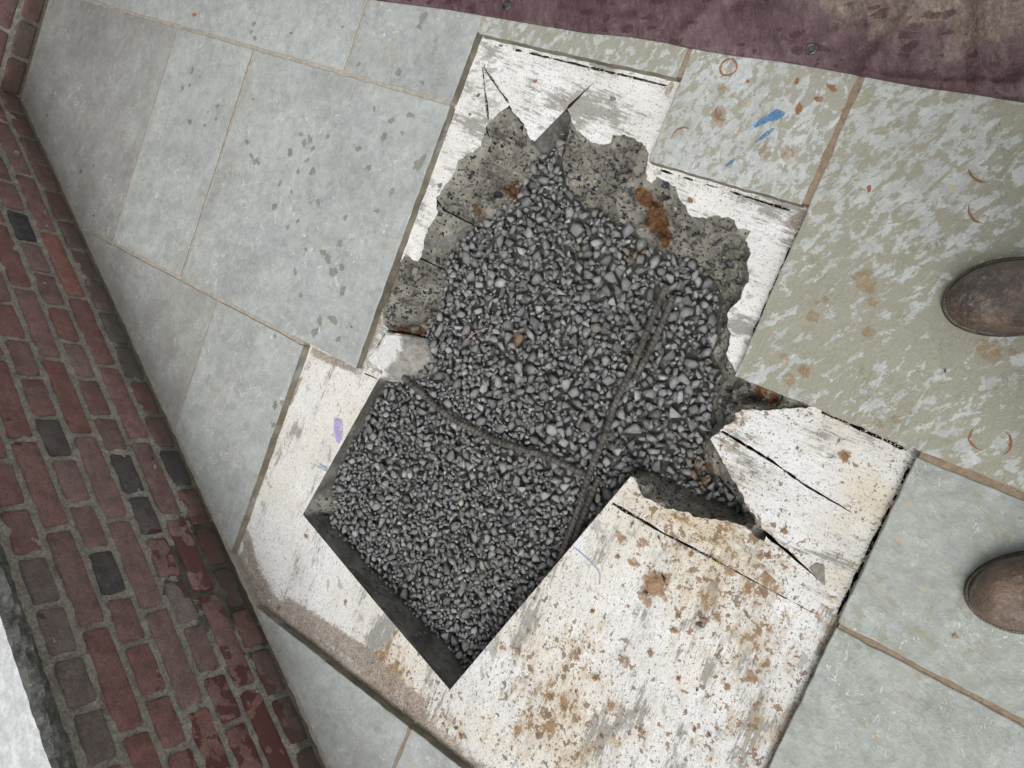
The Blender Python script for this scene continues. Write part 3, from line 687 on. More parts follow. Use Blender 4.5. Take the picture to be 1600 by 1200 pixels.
def wall_grid(fu, fv, u0, u1, v0, v1, amp, mats, parent, name, step=0.012, seed=0, thick=0.09):
    nu = int((u1 - u0) / step); nv = max(1, int((v1 - v0) / step)); vs = []; fs = []
    for i in range(nu + 1):
        for j in range(nv + 1):
            u = u0 + (u1 - u0) * i / nu; v = v0 + (v1 - v0) * j / nv
            vs.append(fu(u, v, amp * N3(u, v, seed, 28, 4)))
    for i in range(nu):
        for j in range(nv): fs.append((i * (nv + 1) + j, (i + 1) * (nv + 1) + j, (i + 1) * (nv + 1) + j + 1, i * (nv + 1) + j + 1))
    return mesh_obj(name, vs, fs, mats, parent)
def onwall(u, v, d, base=p0w, U=UW, Nn=NW):
    q = base + U * u + Nn * d; return (q[0], q[1], v)
wall_grid(lambda u, v, d: onwall(u, v, d - 0.0042), None, -0.62, 2.7, -0.03, 0.3685 * H, 0.0055, M_wm, wall, 'mortar', step=0.008)
# back and core of the wall
def box(name, base, U, Nn, u0, u1, d0, d1, z0, z1, mt_, parent):
    v = [onwall(u, z, d, base, U, Nn) for u, d, z in ((u0, d0, z0), (u1, d0, z0), (u1, d1, z0), (u0, d1, z0), (u0, d0, z1), (u1, d0, z1), (u1, d1, z1), (u0, d1, z1))]
    f = [(0, 1, 2, 3), (4, 7, 6, 5), (0, 4, 5, 1), (1, 5, 6, 2), (2, 6, 7, 3), (3, 7, 4, 0)]
    return mesh_obj(name, v, f, mt_, parent)
box('wall_core', p0w, UW, NW, -0.62, 2.7, -0.30, -0.045, -0.03, 0.366 * H - 0.002, M_wm, wall)
# coping stones with a rock-faced edge
m = Mt('coping_granite', 0.85, 0.35)
nz = m.sepc(m.geo.outputs['Normal'])[2]
top = m.mix(m.step(m.noise(60, 6, 0.7), 0.35, 0.68), (0.42, 0.43, 0.43), (0.62, 0.63, 0.63))
top = m.mix(m.step(m.noise(500, 3, 0.7), 0.6, 0.7, 0, .5), top, (0.75, 0.76, 0.76))
m.color(top); m.bump(m.noise(160, 6, 0.75), 0.003, 1); M_ctop = m.m
m = Mt('coping_rock_face', 0.9, 0.3)
fc = m.mix(m.step(m.noise(45, 6, 0.75), 0.38, 0.66), (0.085, 0.088, 0.08), (0.20, 0.205, 0.19))
fc = m.mix(m.step(m.noise(120, 5, 0.8), 0.56, 0.66, 0, 0.7), fc, (0.36, 0.37, 0.35))
m.color(fc); m.bump(m.noise(70, 7, 0.75), 0.008, 1); m.bump(m.noise(300, 5, 0.75), 0.002, 1); M_cface = m.m
cz0, cz1 = 0.3665 * H, 0.400 * H
for u0, u1 in ((-0.62, 0.28), (0.284, 1.19), (1.194, 2.08), (2.084, 2.7)):
    ns = 60 if u1 > 1.3 and u0 < 1.8 else 30; n = max(8, int((u1 - u0) / 0.010)); prof = []
    rows = [(-0.32, cz0), (-0.006, cz0)] + [(0.004 + 0.006 * math.sin(k / 6 * math.pi), cz0 + (cz1 - cz0) * k / 6) for k in range(1, 6)] + [(0.0, cz1), (-0.02, cz1 + .0012), (-0.32, cz1 + .0012)]
    vs = []; fs = []; mi = []
    for i in range(n + 1):
        u = u0 + (u1 - u0) * i / n
        for r_, (d, z) in enumerate(rows):
            rough_ = 0.006 if 1 <= r_ <= 6 else (0.002 if r_ == 7 else 0.0)
            vs.append(onwall(u, z + (0.0012 * N3(u, z, 4, 40) if 2 <= r_ <= 7 else 0), d + rough_ * 1.5 * N3(u, z, r_ * .11, 35, 4)))
    k = len(rows)
    for i in range(n):
        for r_ in range(k - 1): fs.append((i * k + r_, (i + 1) * k + r_, (i + 1) * k + r_ + 1, i * k + r_ + 1)); mi.append(0 if r_ >= 7 else 1)
    fs.append(tuple(range(k))[::-1]); mi.append(1); fs.append(tuple(n * k + q for q in range(k))); mi.append(1)
    mesh_obj('coping_stone', vs, fs, [M_ctop, M_cface], wall, midx=mi)
# the second wall, at the top left corner
w2 = empty('brick_wall', (0.05, Y2, 0)); tag(w2, 'brick wall at the top left corner meeting the paving squarely', 'wall')
b2 = np.array([0.0, Y2]); U2 = np.array([-1.0, 0.0]); N2 = np.array([0.0, 1.0])
for c in range(1, 40):
    pitch = 0.0842 if c % 2 else 0.1675; u = (-0.045 if c % 2 else -0.062) - (0 if c % 2 else 0.02)
    while u < 1.0:
        L = pitch - 0.0105; uc = (u + pitch / 2) * H
        o = bpy.data.objects.new('brick', random.choice(meshes_h if c % 2 else meshes_s))
        o.location = (float(-uc - 0.05), float(random.uniform(-.001, .001)), (0.007 + 0.0513 * (c - 1) + 0.0193) * H)
        o.rotation_euler = (0, 0, 0); k = random.choice(REDS); f = random.uniform(.75, 1.0); o.color = (k[0] * f, k[1] * f, k[2] * f, 1); link(o, w2)
        u += pitch
wall_grid(lambda u, v, d: (u, Y2 + d - 0.0042, v), None, -1.4, 0.07, -0.03, 39 * PIT + .03, 0.003, M_wm, w2, 'mortar', step=0.02)
box('wall_core', b2, U2, N2, -0.07, 1.4, -0.30, -0.045, -0.03, 39 * PIT + 0.03, M_wm, w2)

M_shade_slab = simple('shade_slab_grey', (0.30, 0.29, 0.27), (0.36, 0.35, 0.33), 12, .8, .001)  # for the added overhead slab below
box('added_shade_slab', b2, U2, N2, -0.55, 2.6, -0.35, 1.3, 2.25, 2.37, M_shade_slab, w2)  # unseen overhang, added to shade the top left corner from the sky
# ---------------------------------------------------------------- gravel
def hull(seed, elong=1.0):
    r = np.random.default_rng(seed); bm = bmesh.new()
    ax = np.array([1.0, r.uniform(.62, .92), r.uniform(.45, .72)])
    P = r.normal(size=(9, 3)); P /= np.linalg.norm(P, axis=1)[:, None]; P *= r.uniform(.85, 1.08, (9, 1))
    # cut some flats
    for k in range(4):
        n = r.normal(size=3); n /= np.linalg.norm(n); c = r.uniform(.42, .68); d = P @ n; P -= np.outer(np.clip(d - c, 0, None), n)
    P *= ax
    for p in P: bm.verts.new(p)
    bmesh.ops.convex_hull(bm, input=bm.verts); bmesh.ops.delete(bm, geom=[v for v in bm.verts if not v.link_faces], context='VERTS')
    bm.verts.index_update(); v = np.array([tuple(x.co) for x in bm.verts]); f = np.array([[x.index for x in q.verts] for q in bm.faces]); bm.free()
    return v, f
VAR = [hull(100 + i) for i in range(48)]
m = Mt('crushed_stone', 0.8, 0.35)
sc = m.attr('stone_color')
cc = m.mix(m.step(m.noise(160, 4, 0.7), 0.35, 0.7, 0, 0.5), sc, m.mix(0.6, sc, (0.03, 0.032, 0.036)))
cc = m.mix(m.step(m.noise(650, 4, 0.8), 0.54, 0.64, 0, 0.65), cc, (0.46, 0.47, 0.46))
m.color(cc); m.bump(m.noise(220, 7, 0.8), 0.005, 1); M_gr = m.m
bx0, by0 = Bp.min(0) - .02; bx1, by1 = Bp.max(0) + .02; cs = 0.0022
gx = np.arange(bx0, bx1, cs); gy = np.arange(by0, by1, cs); GX, GY = np.meshgrid(gx, gy, indexing='ij')
pts = np.c_[GX.ravel(), GY.ravel()]; inn = inside(pts, Bp); tgt = gz(pts).reshape(GX.shape) + 0.004 * np.array([N3(x, y, 0, 9, 2) for x, y in pts[::1]]).reshape(GX.shape) if False else gz(pts).reshape(GX.shape)
HG = np.where(inn.reshape(GX.shape), tgt - 0.022, -0.01)
cells = np.argwhere(inn.reshape(GX.shape))
def area_factor(x, y):
    return 1.0
placed = []
NB = HG.shape; cells_n = len(cells); blk = HG > -0.0101
def offs(a):
    rk = int(a * 0.92 / cs) + 1; o = np.arange(-rk, rk + 1); OX, OY = np.meshgrid(o, o, indexing='ij'); rr = np.hypot(OX, OY) * cs / (a * 0.92); k = rr < 1
    return rk, OX[k], OY[k], np.sqrt(1 - rr[k] ** 2)
OFF = {q: offs(q * 0.0005) for q in range(8, 48)}
for phase, (cnt, mu, cap_, lo) in enumerate(((9000, .0112, .019, .0070), (7000, .0085, .0120, .0055), (9500, .0060, .008, .0040))):
    for _ in range(cnt):
        pk0 = cells[rng.integers(cells_n)]; fx = min(1.12, max(.88, 1.04 - .45 * (gx[pk0[0]] - .22) + .25 * (gy[pk0[1]] + .55)))
        a = float(np.clip(rng.lognormal(math.log(mu * fx), 0.24), lo, cap_)); q = int(round(a / 0.0005)); rk, ox, oy, pr = OFF[q]; hz = a * rng.uniform(.5, .72)
        pk = pk0 + rng.integers(-14, 15, size=(7, 2)); pk = np.clip(pk, 0, [NB[0] - 1, NB[1] - 1]); pk = pk[~blk[pk[:, 0], pk[:, 1]]]
        if not len(pk): continue
        pk = pk[(pk[:, 0] >= rk) & (pk[:, 1] >= rk) & (pk[:, 0] < NB[0] - rk) & (pk[:, 1] < NB[1] - rk)]
        if not len(pk): continue
        I = pk[:, :1] + ox; J = pk[:, 1:] + oy
        hh = HG[I, J] + pr * hz; kk = int(len(ox) * .74)
        zc = np.partition(hh, kk, axis=1)[:, kk]; zc = zc + np.where(blk[I, J].mean(1) > .2, .02, 0)
        rel = zc + hz * .35 - tgt[pk[:, 0], pk[:, 1]]; b = int(rel.argmin())
        if rel[b] > 0.0055: continue
        ci, cj = pk[b]; up = zc[b] + pr * hz; I, J = I[b], J[b]
        HG[I, J] = np.maximum(HG[I, J], up); placed.append((gx[ci], gy[cj], zc[b], a, hz))
tan_px = [((1000, 395), .01), ((815, 530), .008), ((1090, 735), .012), ((1100, 752), .012), ((1075, 715), .01), ((985, 402), .012), ((905, 395), .01), ((1010, 715), .014), ((930, 512), .01), ((745, 300), .01), ((1112, 745), .01), ((780, 860), .012)]
tw = np.array([W(p, -.08) for p, r in tan_px])
av = []; af = []; ac = []; off = 0
for (x, y, z, a, hz) in placed:
    v, f = VAR[rng.integers(len(VAR))]
    th = rng.uniform(0, 2 * math.pi); tl = rng.normal(0, .38); ta = rng.uniform(0, 2 * math.pi)
    Rm = np.array(Matrix.Rotation(th, 3, 'Z')); Rt = np.array(Matrix.Rotation(tl, 3, Vector((math.cos(ta), math.sin(ta), 0))))
    q = (v * a * 1.2) @ (Rt @ Rm).T + (x, y, z)
    av.append(q); af.append(f + off); off += len(v)
    c = np.array([0.285, 0.286, 0.282]) * rng.lognormal(-.05, .28); 
    if rng.random() < .03: c = c * (1.12, 1.04, .9)
    dd = np.hypot(*(tw - (x, y)).T)
    if dd.min() < 0.012: c = np.array([.26, .17, .10]) if dd.argmin() in (0, 1, 2, 3, 10) else np.array([.25, .235, .20])
    if rng.random() < .006: c = np.array([.42, .42, .40])
    ac.append(np.tile([*np.clip(c, .02, .5), 1], (len(v), 1)))
# finer chips between
for _ in range(9000):
    ci, cj = cells[rng.integers(len(cells))]; v, f = VAR[rng.integers(len(VAR))]; a = rng.uniform(.002, .0058)
    Rt = np.array(Matrix.Rotation(rng.uniform(0, 6.28), 3, Vector(rng.normal(size=3))))
    if HG[ci, cj] > tgt[ci, cj] + 0.0015: continue
    q = (v * a) @ Rt.T + (gx[ci], gy[cj], HG[ci, cj] + a * .2); av.append(q); af.append(f + off); off += len(v)
    ac.append(np.tile([*(np.array([.19, .195, .197]) * rng.lognormal(0, .35)), 1], (len(v), 1)))
av = np.vstack(av); af = np.vstack(af); ac = np.vstack(ac)
me = bpy.data.meshes.new('gravel'); me.vertices.add(len(av)); me.vertices.foreach_set('co', av.ravel().astype(np.float32))
me.loops.add(af.size); me.loops.foreach_set('vertex_index', af.ravel().astype(np.int32)); me.polygons.add(len(af)); me.polygons.foreach_set('loop_start', np.arange(0, af.size, 3, dtype=np.int32))
me.update(calc_edges=True); me.materials.append(M_gr)
ca = me.color_attributes.new('stone_color', 'FLOAT_COLOR', 'POINT'); ca.data.foreach_set('color', ac.ravel().astype(np.float32))
gr_o = link(bpy.data.objects.new('gravel', me))
tag(gr_o, 'dark grey crushed stone filling the hole in the broken concrete', 'gravel', kind='stuff')
print('gravel', len(placed), 'tris', len(af))

# stones standing out of the broken faces, and soil crumbs where clay sticks to them
eg_v, eg_f, eg_c, off = [], [], [], 0
Vn = V.copy(); cand = np.where((dT > .004) & (dB > .003) & (dT + dB > .018) & (dsaw > .010))[0]
dirt_v = dv
for kk in range(4600):
    i = int(cand[rng.integers(len(cand))]); x, y = V[i]; z = Z[i]
    clump = mn.noise(Vector((x * 14, y * 14, 2)))
    isd = dirt_v[i] > .35
    if not isd and clump < rng.uniform(-.35, .45): continue
    v, f = VAR[rng.integers(len(VAR))]; a = rng.uniform(.0012, .0034) if (isd or rng.random() < .62) else rng.uniform(.0040, .0105)
    Rt = np.array(Matrix.Rotation(rng.uniform(0, 6.28), 3, Vector(rng.normal(size=3))))
    q = (v * a) @ Rt.T + (x, y, z - a * (.12 if isd else .48)); eg_v.append(q); eg_f.append(f + off); off += len(v)
    if isd: c = np.array([(.30, .155, .07), (.20, .10, .045), (.40, .25, .14), (.15, .085, .05)][rng.integers(4)])
    elif a > .0032: c = np.array([(.045, .048, .060), (.07, .072, .08), (.035, .036, .045), (.13, .13, .125), (.30, .29, .26)][rng.choice(5, p=(.34, .28, .2, .12, .06))])
    else: c = np.array([(.30, .285, .24), (.38, .36, .31), (.22, .21, .18), (.09, .09, .09), (.48, .46, .42)][rng.integers(5)])
    eg_c.append(np.tile([*(c * rng.uniform(.8, 1.15)), 1], (len(v), 1)))
eg_v = np.vstack(eg_v); eg_f = np.vstack(eg_f); eg_c = np.vstack(eg_c)
me = bpy.data.meshes.new('aggregate'); me.vertices.add(len(eg_v)); me.vertices.foreach_set('co', (eg_v - np.array(bed.location)).ravel().astype(np.float32))
me.loops.add(eg_f.size); me.loops.foreach_set('vertex_index', eg_f.ravel().astype(np.int32)); me.polygons.add(len(eg_f)); me.polygons.foreach_set('loop_start', np.arange(0, eg_f.size, 3, dtype=np.int32))
me.update(calc_edges=True); me.materials.append(M_gr)
ca = me.color_attributes.new('stone_color', 'FLOAT_COLOR', 'POINT'); ca.data.foreach_set('color', eg_c.ravel().astype(np.float32))
tag(link(bpy.data.objects.new('aggregate', me), bed), kind='stuff')
# pale chunk of concrete cracked off at the left edge of the hole
co = [W(p, ZB) for p in [(604, 520), (630, 522), (650, 527), (655, 552), (661, 576), (646, 589), (625, 596), (608, 596), (593, 591), (597, 580), (589, 562), (592, 541)]]
rl = np.array([W(p, ZB) for p in [(622, 518), (628, 538), (621, 556), (609, 570), (598, 590)]])
cp = resample(co, .004, .0018); cpn = np.array(cp); stc = spread(cp, .0035); stc = stc[pdist(stc, cpn) > .0018]
Vc, Fcc = cdt([cp], stc); cen = Vc[Fcc].mean(1); Fcc = Fcc[inside(cen, cpn)]
far = np.array(W((655, 556), ZB)); wpt = np.array(W((596, 552), ZB)); dr = pdist(Vc, rl, False)
side = np.hypot(*(Vc - wpt).T) > np.array([np.hypot(*(rl - wpt).T)[np.hypot(*(rl - q).T).argmin()] for q in Vc])
dcut = pdist(Vc, cpn)
zc_ = ZB + .004 - np.where(side, dr * .95, 0)
zc_ = np.array([z + .0045 * mn.fractal(Vector((x * 40, y * 40, 3)), .8, 2, 5) * (1 if sd2 else .25) for (x, y), z, sd2 in zip(Vc, zc_, side)])
zc_ = np.minimum(zc_, ZB + .005) - np.clip(.004 - dcut, 0, 1) * 1.2
me_v = [(x, y, z) for (x, y), z in zip(Vc, zc_)]; kk = len(me_v)
rim = [int(np.hypot(*(Vc - q).T).argmin()) for q in cpn]; me_v += [(Vc[i][0], Vc[i][1], -.10) for i in rim]; n = len(rim)
me_f = [tuple(f) for f in Fcc] + [(rim[i], rim[(i + 1) % n], kk + (i + 1) % n, kk + i) for i in range(n)]
m = Mt('chunk_concrete', .93, .25)
cc = m.mix(m.step(m.noise(60, 7, .75), .32, .68), (.27, .26, .235), (.50, .485, .445))
cc = m.mix(m.step(m.noise(24, 4, .6), .56, .70, 0, .55), cc, (.36, .24, .15))
cc = m.mix(m.step(m.noise(170, 3, .7), .62, .68, 0, .8), cc, (.10, .10, .10))
cc = m.mix(m.attr('skim', 'Fac'), cc, m.mix(m.step(m.noise(200, 5, .75), .56, .66, 0, .7), (.86, .86, .85), (.36, .33, .28)))
m.color(cc); m.bump(m.noise(60, 9, .8), .010, 1); m.bump(m.noise(300, 5, .8), .002, 1)
ck = mesh_obj('concrete_chunk', me_v, me_f, m.m, loc=(float(Vc.mean(0)[0]), float(Vc.mean(0)[1]), -.05))
at = ck.data.attributes.new('skim', 'FLOAT', 'POINT'); at.data.foreach_set('value', np.r_[np.clip(np.where(side, .6 - dr / .006, 1), 0, 1), np.zeros(n)].astype(np.float32))
tag(ck, 'pale broken chunk of concrete jutting into the gravel at the left edge of the hole', 'concrete chunk')
# ---------------------------------------------------------------- reinforcing bars
m = Mt('weathered_rebar', 0.55, 0.6); m.b.inputs['Metallic'].default_value = 0.2
cc = m.mix(m.step(m.noise(60, 5, 0.7), 0.4, 0.68), (0.045, 0.042, 0.039), (0.135, 0.12, 0.10))
cc = m.mix(m.step(m.noise(25, 5, 0.7), 0.56, 0.7, 0, .7), cc, (0.22, 0.19, 0.14)); m.color(cc); m.bump(m.noise(300, 5, .7), .002, 1); M_rebar = m.m
def curve_pts(P, step):
    P = [Vector(p) for p in P]; out = []
    for i in range(len(P) - 1):
        a = P[max(i - 1, 0)]; b = P[i]; c = P[i + 1]; d = P[min(i + 2, len(P) - 1)]; n = max(1, int((c - b).length / step))
        for k in range(n):
            t = k / n; out.append(0.5 * ((2 * b) + (c - a) * t + (2 * a - 5 * b + 4 * c - d) * t * t + (3 * b - a - 3 * c + d) * t ** 3))
    out.append(P[-1]); return out
def rebar(pts, r, lift, label):
    P = []
    for p in pts:
        z = -.07
        for _ in range(3): z = float(gz([W(p[:2], z)])[0]) + lift + (p[2] if len(p) > 2 else 0)
        x, y = W(p[:2], z); P.append((x, y, z))
    C = curve_pts(P, 0.0022); n = 12; vs = []; fs = []; L = 0
    for i, c in enumerate(C):
        t = (C[min(i + 1, len(C) - 1)] - C[max(i - 1, 0)]).normalized(); s = t.cross(Vector((0, 0, 1))).normalized(); u = s.cross(t)
        for k in range(n):
            an = 2 * math.pi * k / n
            ph = (i + 1.6 * math.sin(an)) % 4.0; rib = 0.0015 if ph < 1.3 else 0
            if k in (0, n // 2): rib = 0.0010
            q = c + (s * math.cos(an) + u * math.sin(an)) * (r + rib); vs.append(tuple(q))
    for i in range(len(C) - 1):
        for k in range(n): fs.append((i * n + k, i * n + (k + 1) % n, (i + 1) * n + (k + 1) % n, (i + 1) * n + k))
    fs.append(tuple(range(n))); fs.append(tuple((len(C) - 1) * n + k for k in range(n))[::-1])
    o = mesh_obj('rebar', vs, fs, M_rebar, loc=tuple(C[0])); return tag(o, label, 'rebar', 'steel bars lying on the gravel')
rebar([(630, 590, -.012), (648, 606), (700, 650), (775, 689), (850, 713), (916, 742, -.006)], 0.0048, 0.016, 'bent ribbed steel bar crossing the gravel from the left chunk of concrete')
rebar([(1041, 446), (1012, 515), (985, 580), (962, 628), (945, 680), (924, 732, .004), (905, 790, .004), (880, 860, .003), (858, 925)], 0.0052, 0.018, 'long ribbed steel bar running down the gravel to the muddy slab edge')
rebar([(1052, 462), (1037, 500), (1015, 547), (992, 594, -.008)], 0.0052, 0.015, 'short ribbed steel bar lying tight beside the top of the long bar')
rebar([(936, 745, -.008), (919, 785), (898, 840), (878, 895), (866, 925)], 0.0052, 0.012, 'short ribbed steel bar half buried beside the bottom of the long bar')
def wire(name, P, r, mt_, label, cat, group=None, parent=None):
    C = curve_pts(P, 0.002); n = 6; vs = []; fs = []
    for i, c in enumerate(C):
        t = (C[min(i + 1, len(C) - 1)] - C[max(i - 1, 0)]).normalized(); s = t.cross(Vector((0.1, 0, 1))).normalized(); u = s.cross(t)
        for k in range(n):
            an = 2 * math.pi * k / n; vs.append(tuple(c + (s * math.cos(an) + u * math.sin(an)) * r))
    for i in range(len(C) - 1):
        for k in range(n): fs.append((i * n + k, i * n + (k + 1) % n, (i + 1) * n + (k + 1) % n, (i + 1) * n + k))
    o = mesh_obj(name, vs, fs, mt_, parent=parent, loc=tuple(C[0]) if parent is None else None, smooth=True)
    return tag(o, label, cat, group)
def pz(p, z): return (*W(p, z), z)
wire('tie_wire', [pz((980, 540), -.064), pz((990, 536), -.055), pz((1003, 546), -.054), pz((1010, 552), -.062), pz((998, 558), -.06), pz((987, 545), -.054), pz((978, 552), -.062)], .0009, M_rebar, 'thin wire twisted round the paired steel bars near their top', 'wire', 'twisted tie wires')
wire('tie_wire', [pz((936, 672), -.075), pz((946, 676), -.062), pz((958, 686), -.064), pz((954, 694), -.07), pz((940, 684), -.062)], .0009, M_rebar, 'thin wire twisted round the middle of the long steel bar', 'wire', 'twisted tie wires')
M_thread = simple('blue_thread', (0.10, 0.25, 0.55), (0.14, 0.32, 0.6), 60, .7, .0002)
wire('thread', [pz((898, 856), ZB + .002), pz((912, 868), ZB + .002), pz((928, 884), ZB + .0025), pz((937, 898), ZB + .002), pz((936, 914), ZB + .002)], .0006, M_thread, 'fine blue thread lying on the muddy slab beside the gravel', 'thread')
M_pink = simple('pink_fibre', (0.35, 0.2, 0.2), (0.42, 0.27, 0.26), 60, .7, .0002)
wire('thread', [pz((728, 532), -.055), pz((740, 522), -.052), pz((752, 516), -.053), pz((762, 513), -.055)], .0009, M_pink, 'short pinkish string lying on the gravel left of the middle', 'thread')

# ---------------------------------------------------------------- tarpaulin
m = Mt('maroon_tarpaulin', 0.42, 0.45)
cc = m.mix(m.step(m.noise(6, 5, 0.65), 0.35, 0.7), (0.075, 0.040, 0.046), (0.135, 0.086, 0.096))
cc = m.mix(m.step(m.noise(40, 5, .7, vec=m.map(ang=.6, sc=(1, 3, 1))), 0.55, 0.75, 0, .5), cc, (0.19, 0.14, 0.15))
px_ = m.sep()
dm = m.mt('ADD', m.noise(7, 6, .68), m.step(px_[0], -0.62, -0.47, 0.14, -0.1)); dm = m.mt('ADD', dm, m.step(px_[1], -0.6, -0.2, -0.10, 0.06))
cc = m.mix(m.step(dm, 0.52, 0.68, 0, .85), cc, m.mix(m.step(m.noise(200, 4, .8), .4, .7), (0.15, 0.115, 0.085), (0.30, 0.25, 0.20)))
wt = m.noise(48, 3, .5, vec=m.map(ang=1.9, sc=(1, 1.8, 1)), dist=.4); wt2 = m.noise(7, 2, .5)
vm = m.map(ang=1.9, sc=(1, 2.0, 1)); vw = m.n('ShaderNodeTexNoise'); m.put(vw.inputs['Vector'], m.pos); vw.inputs['Scale'].default_value = 30; vw.inputs['Detail'].default_value = 4; va = m.n('ShaderNodeVectorMath', operation='MULTIPLY_ADD'); m.put(va.inputs[0], vw.outputs['Color']); va.inputs[1].default_value = (.035, .035, 0); m.put(va.inputs[2], vm); vm = va.outputs[0]; vdd = m.vor(36, 'Distance', vec=vm); vdc = m.sepc(m.vor(36, 'Color', vec=vm))
vr = m.mt('ADD', m.mt('MULTIPLY', m.mt('POWER', vdc[1], 2.0), .55), m.mt('MULTIPLY', m.mt('SUBTRACT', m.noise(90, 4), .5), .7))
wm = m.mt('MULTIPLY', m.step(m.mt('SUBTRACT', vdd, vr), 0.06, 0.10, 1, 0), m.step(m.mt('ADD', vdc[0], m.mt('MULTIPLY', wt2, .8)), .80, .82))
cc = m.mix(1.0, cc, m.mix(m.step(m.noise(55, 8, .75, vec=m.map(ang=.6, sc=(1, 1.6, 1))), .32, .7), (.72, .72, .72), (1.28, 1.26, 1.26)), 'MULTIPLY')
cc = m.mix(m.mt('MULTIPLY', wm, .72), cc, (0.045, 0.015, 0.016))
cc = m.mix(m.step(m.noise(600, 2, .7), 0.66, 0.72, 0, .6), cc, (0.5, 0.46, 0.44))
wfil = m.step(m.noise(8, 4, .6, vec=m.add(m.pos, (4, 4, 0))), .45, .6); cc = m.mix(m.mt('MULTIPLY', wfil, .35), cc, (.05, .022, .026))
m.color(cc); m.rough(m.step(m.mt('MAXIMUM', wm, m.mt('MULTIPLY', wfil, .7)), 0, 1, .40, .14)); m.bump(m.noise(420, 3, .6), .0006, .8); m.bump(m.noise(22, 7, .7, vec=m.map(ang=.6, sc=(1, 2.6, 1)), dist=.6), .010, .8)
M_tarp = m.m
edge_px = [(560, -6), (590, 0), (700, 14), (746, 22), (834, 37), (911, 50), (986, 57), (1040, 66), (1070, 73), (1140, 85), (1212, 94), (1280, 105), (1347, 118), (1431, 134), (1520, 146), (1600, 159), (1700, 176)]
E = np.array([W(p, 0.004) for p in edge_px])
tarp = empty('tarpaulin', (float(E[8][0]), float(E[8][1]), 0)); tag(tarp, 'maroon tarpaulin with brass eyelets spread over the paving along the top', 'tarpaulin')
Ee = np.array(resample(E, 0.008, 0, False)); nr = 70; vs = []; fs = []
for i, e in enumerate(Ee):
    for j in range(nr):
        dist = 0.0 if j == 0 else 0.004 * j * (1 + j * .012)
        x = e[0] - dist; y = e[1] + 0.06 * dist
        h = 0.0016
        fold = 0.012 * max(0, 1 - abs(y + 0.02 + 0.5 * (x + .6)) / 0.03) + 0.012 * max(0, 1 - abs(y + 0.16 - 0.35 * (x + .6)) / 0.022) + 0.009 * max(0, 1 - abs(x + 0.50 + 0.12 * y) / .012) + 0.010 * max(0, 1 - abs(y + 0.27 + 0.25 * (x + .5)) / 0.02) + 0.007 * max(0, 1 - abs(y + 0.57 + 0.5 * (x + .5)) / 0.025) + 0.006 * max(0, 1 - abs(y + 0.42 - 0.7 * (x + .5)) / .018)
        wv_ = 0.0075 * abs(mn.fractal(Vector((x * 9, y * 6, 2)), 1, 2, 3)) + 0.002 * mn.fractal(Vector((x * 30, y * 22, 6)), 1, 2, 3)
        hem = 0.0012 if dist < 0.032 else 0.0
        k = min(1, dist / 0.03)
        z = h + hem + (wv_ * 1.3 + fold * 1.5) * (0.45 + .55 * k) + 0.0012 + 0.002 * max(0, N3(x, y, 9, 14))
        vs.append((x + 0.0012 * N3(x, y, 3, 25), y, max(z, 0.0012)))
for i in range(len(Ee) - 1):
    for j in range(nr - 1): a = i * nr + j; fs.append((a, a + nr, a + nr + 1, a + 1))
k = len(vs)
vs += [(Ee[i][0] + .0003, Ee[i][1], 0.0004) for i in range(len(Ee))]
fs += [(i * nr, k + i, k + i + 1, (i + 1) * nr) for i in range(len(Ee) - 1)]
tsheet = mesh_obj('sheet', vs, fs, M_tarp, tarp, smooth=True)
TV = np.array(vs[:k])
def tz(x, y):
    d = np.hypot(TV[:, 0] - x, TV[:, 1] - y); return float(TV[d.argmin(), 2])
m = Mt('eyelet_metal', 0.45, .5); m.b.inputs['Metallic'].default_value = .6; m.color(m.mix(m.step(m.noise(120, 4), .4, .6), (0.10, 0.095, 0.085), (0.035, 0.03, 0.028))); M_eye = m.m
def torus(cx, cy, cz, R_, r_, mt_, name, parent, n=28, k=8, flat=.6):
    vs = []; fs = []
    for i in range(n):
        a = 2 * math.pi * i / n
        for j in range(k):
            b = 2 * math.pi * j / k; q = R_ + r_ * math.cos(b); vs.append((cx + q * math.cos(a), cy + q * math.sin(a), cz + r_ * flat * math.sin(b)))
    for i in range(n):
        for j in range(k): fs.append((i * k + j, ((i + 1) % n) * k + j, ((i + 1) % n) * k + (j + 1) % k, i * k + (j + 1) % k))
    return mesh_obj(name, vs, fs, mt_, parent, smooth=True)
M_hole = simple('eyelet_hole', (0.05, 0.05, 0.042), (0.10, 0.095, 0.08), 80)
for px_e in ((792, 8), (1268, 77)):
    x, y = W(px_e, 0.006); z = tz(x, y)
    e_ = torus(x, y, z + 0.0012, 0.0072, 0.0027, M_eye, 'eyelet', tarp)
    n = 20; vs = [(x + 0.0060 * math.cos(2 * math.pi * i / n), y + 0.0060 * math.sin(2 * math.pi * i / n), z + .0008) for i in range(n)]
    h_ = mesh_obj('eyelet_opening', vs, [tuple(range(n))], M_hole); h_.parent = e_; h_.location = (0, 0, 0)

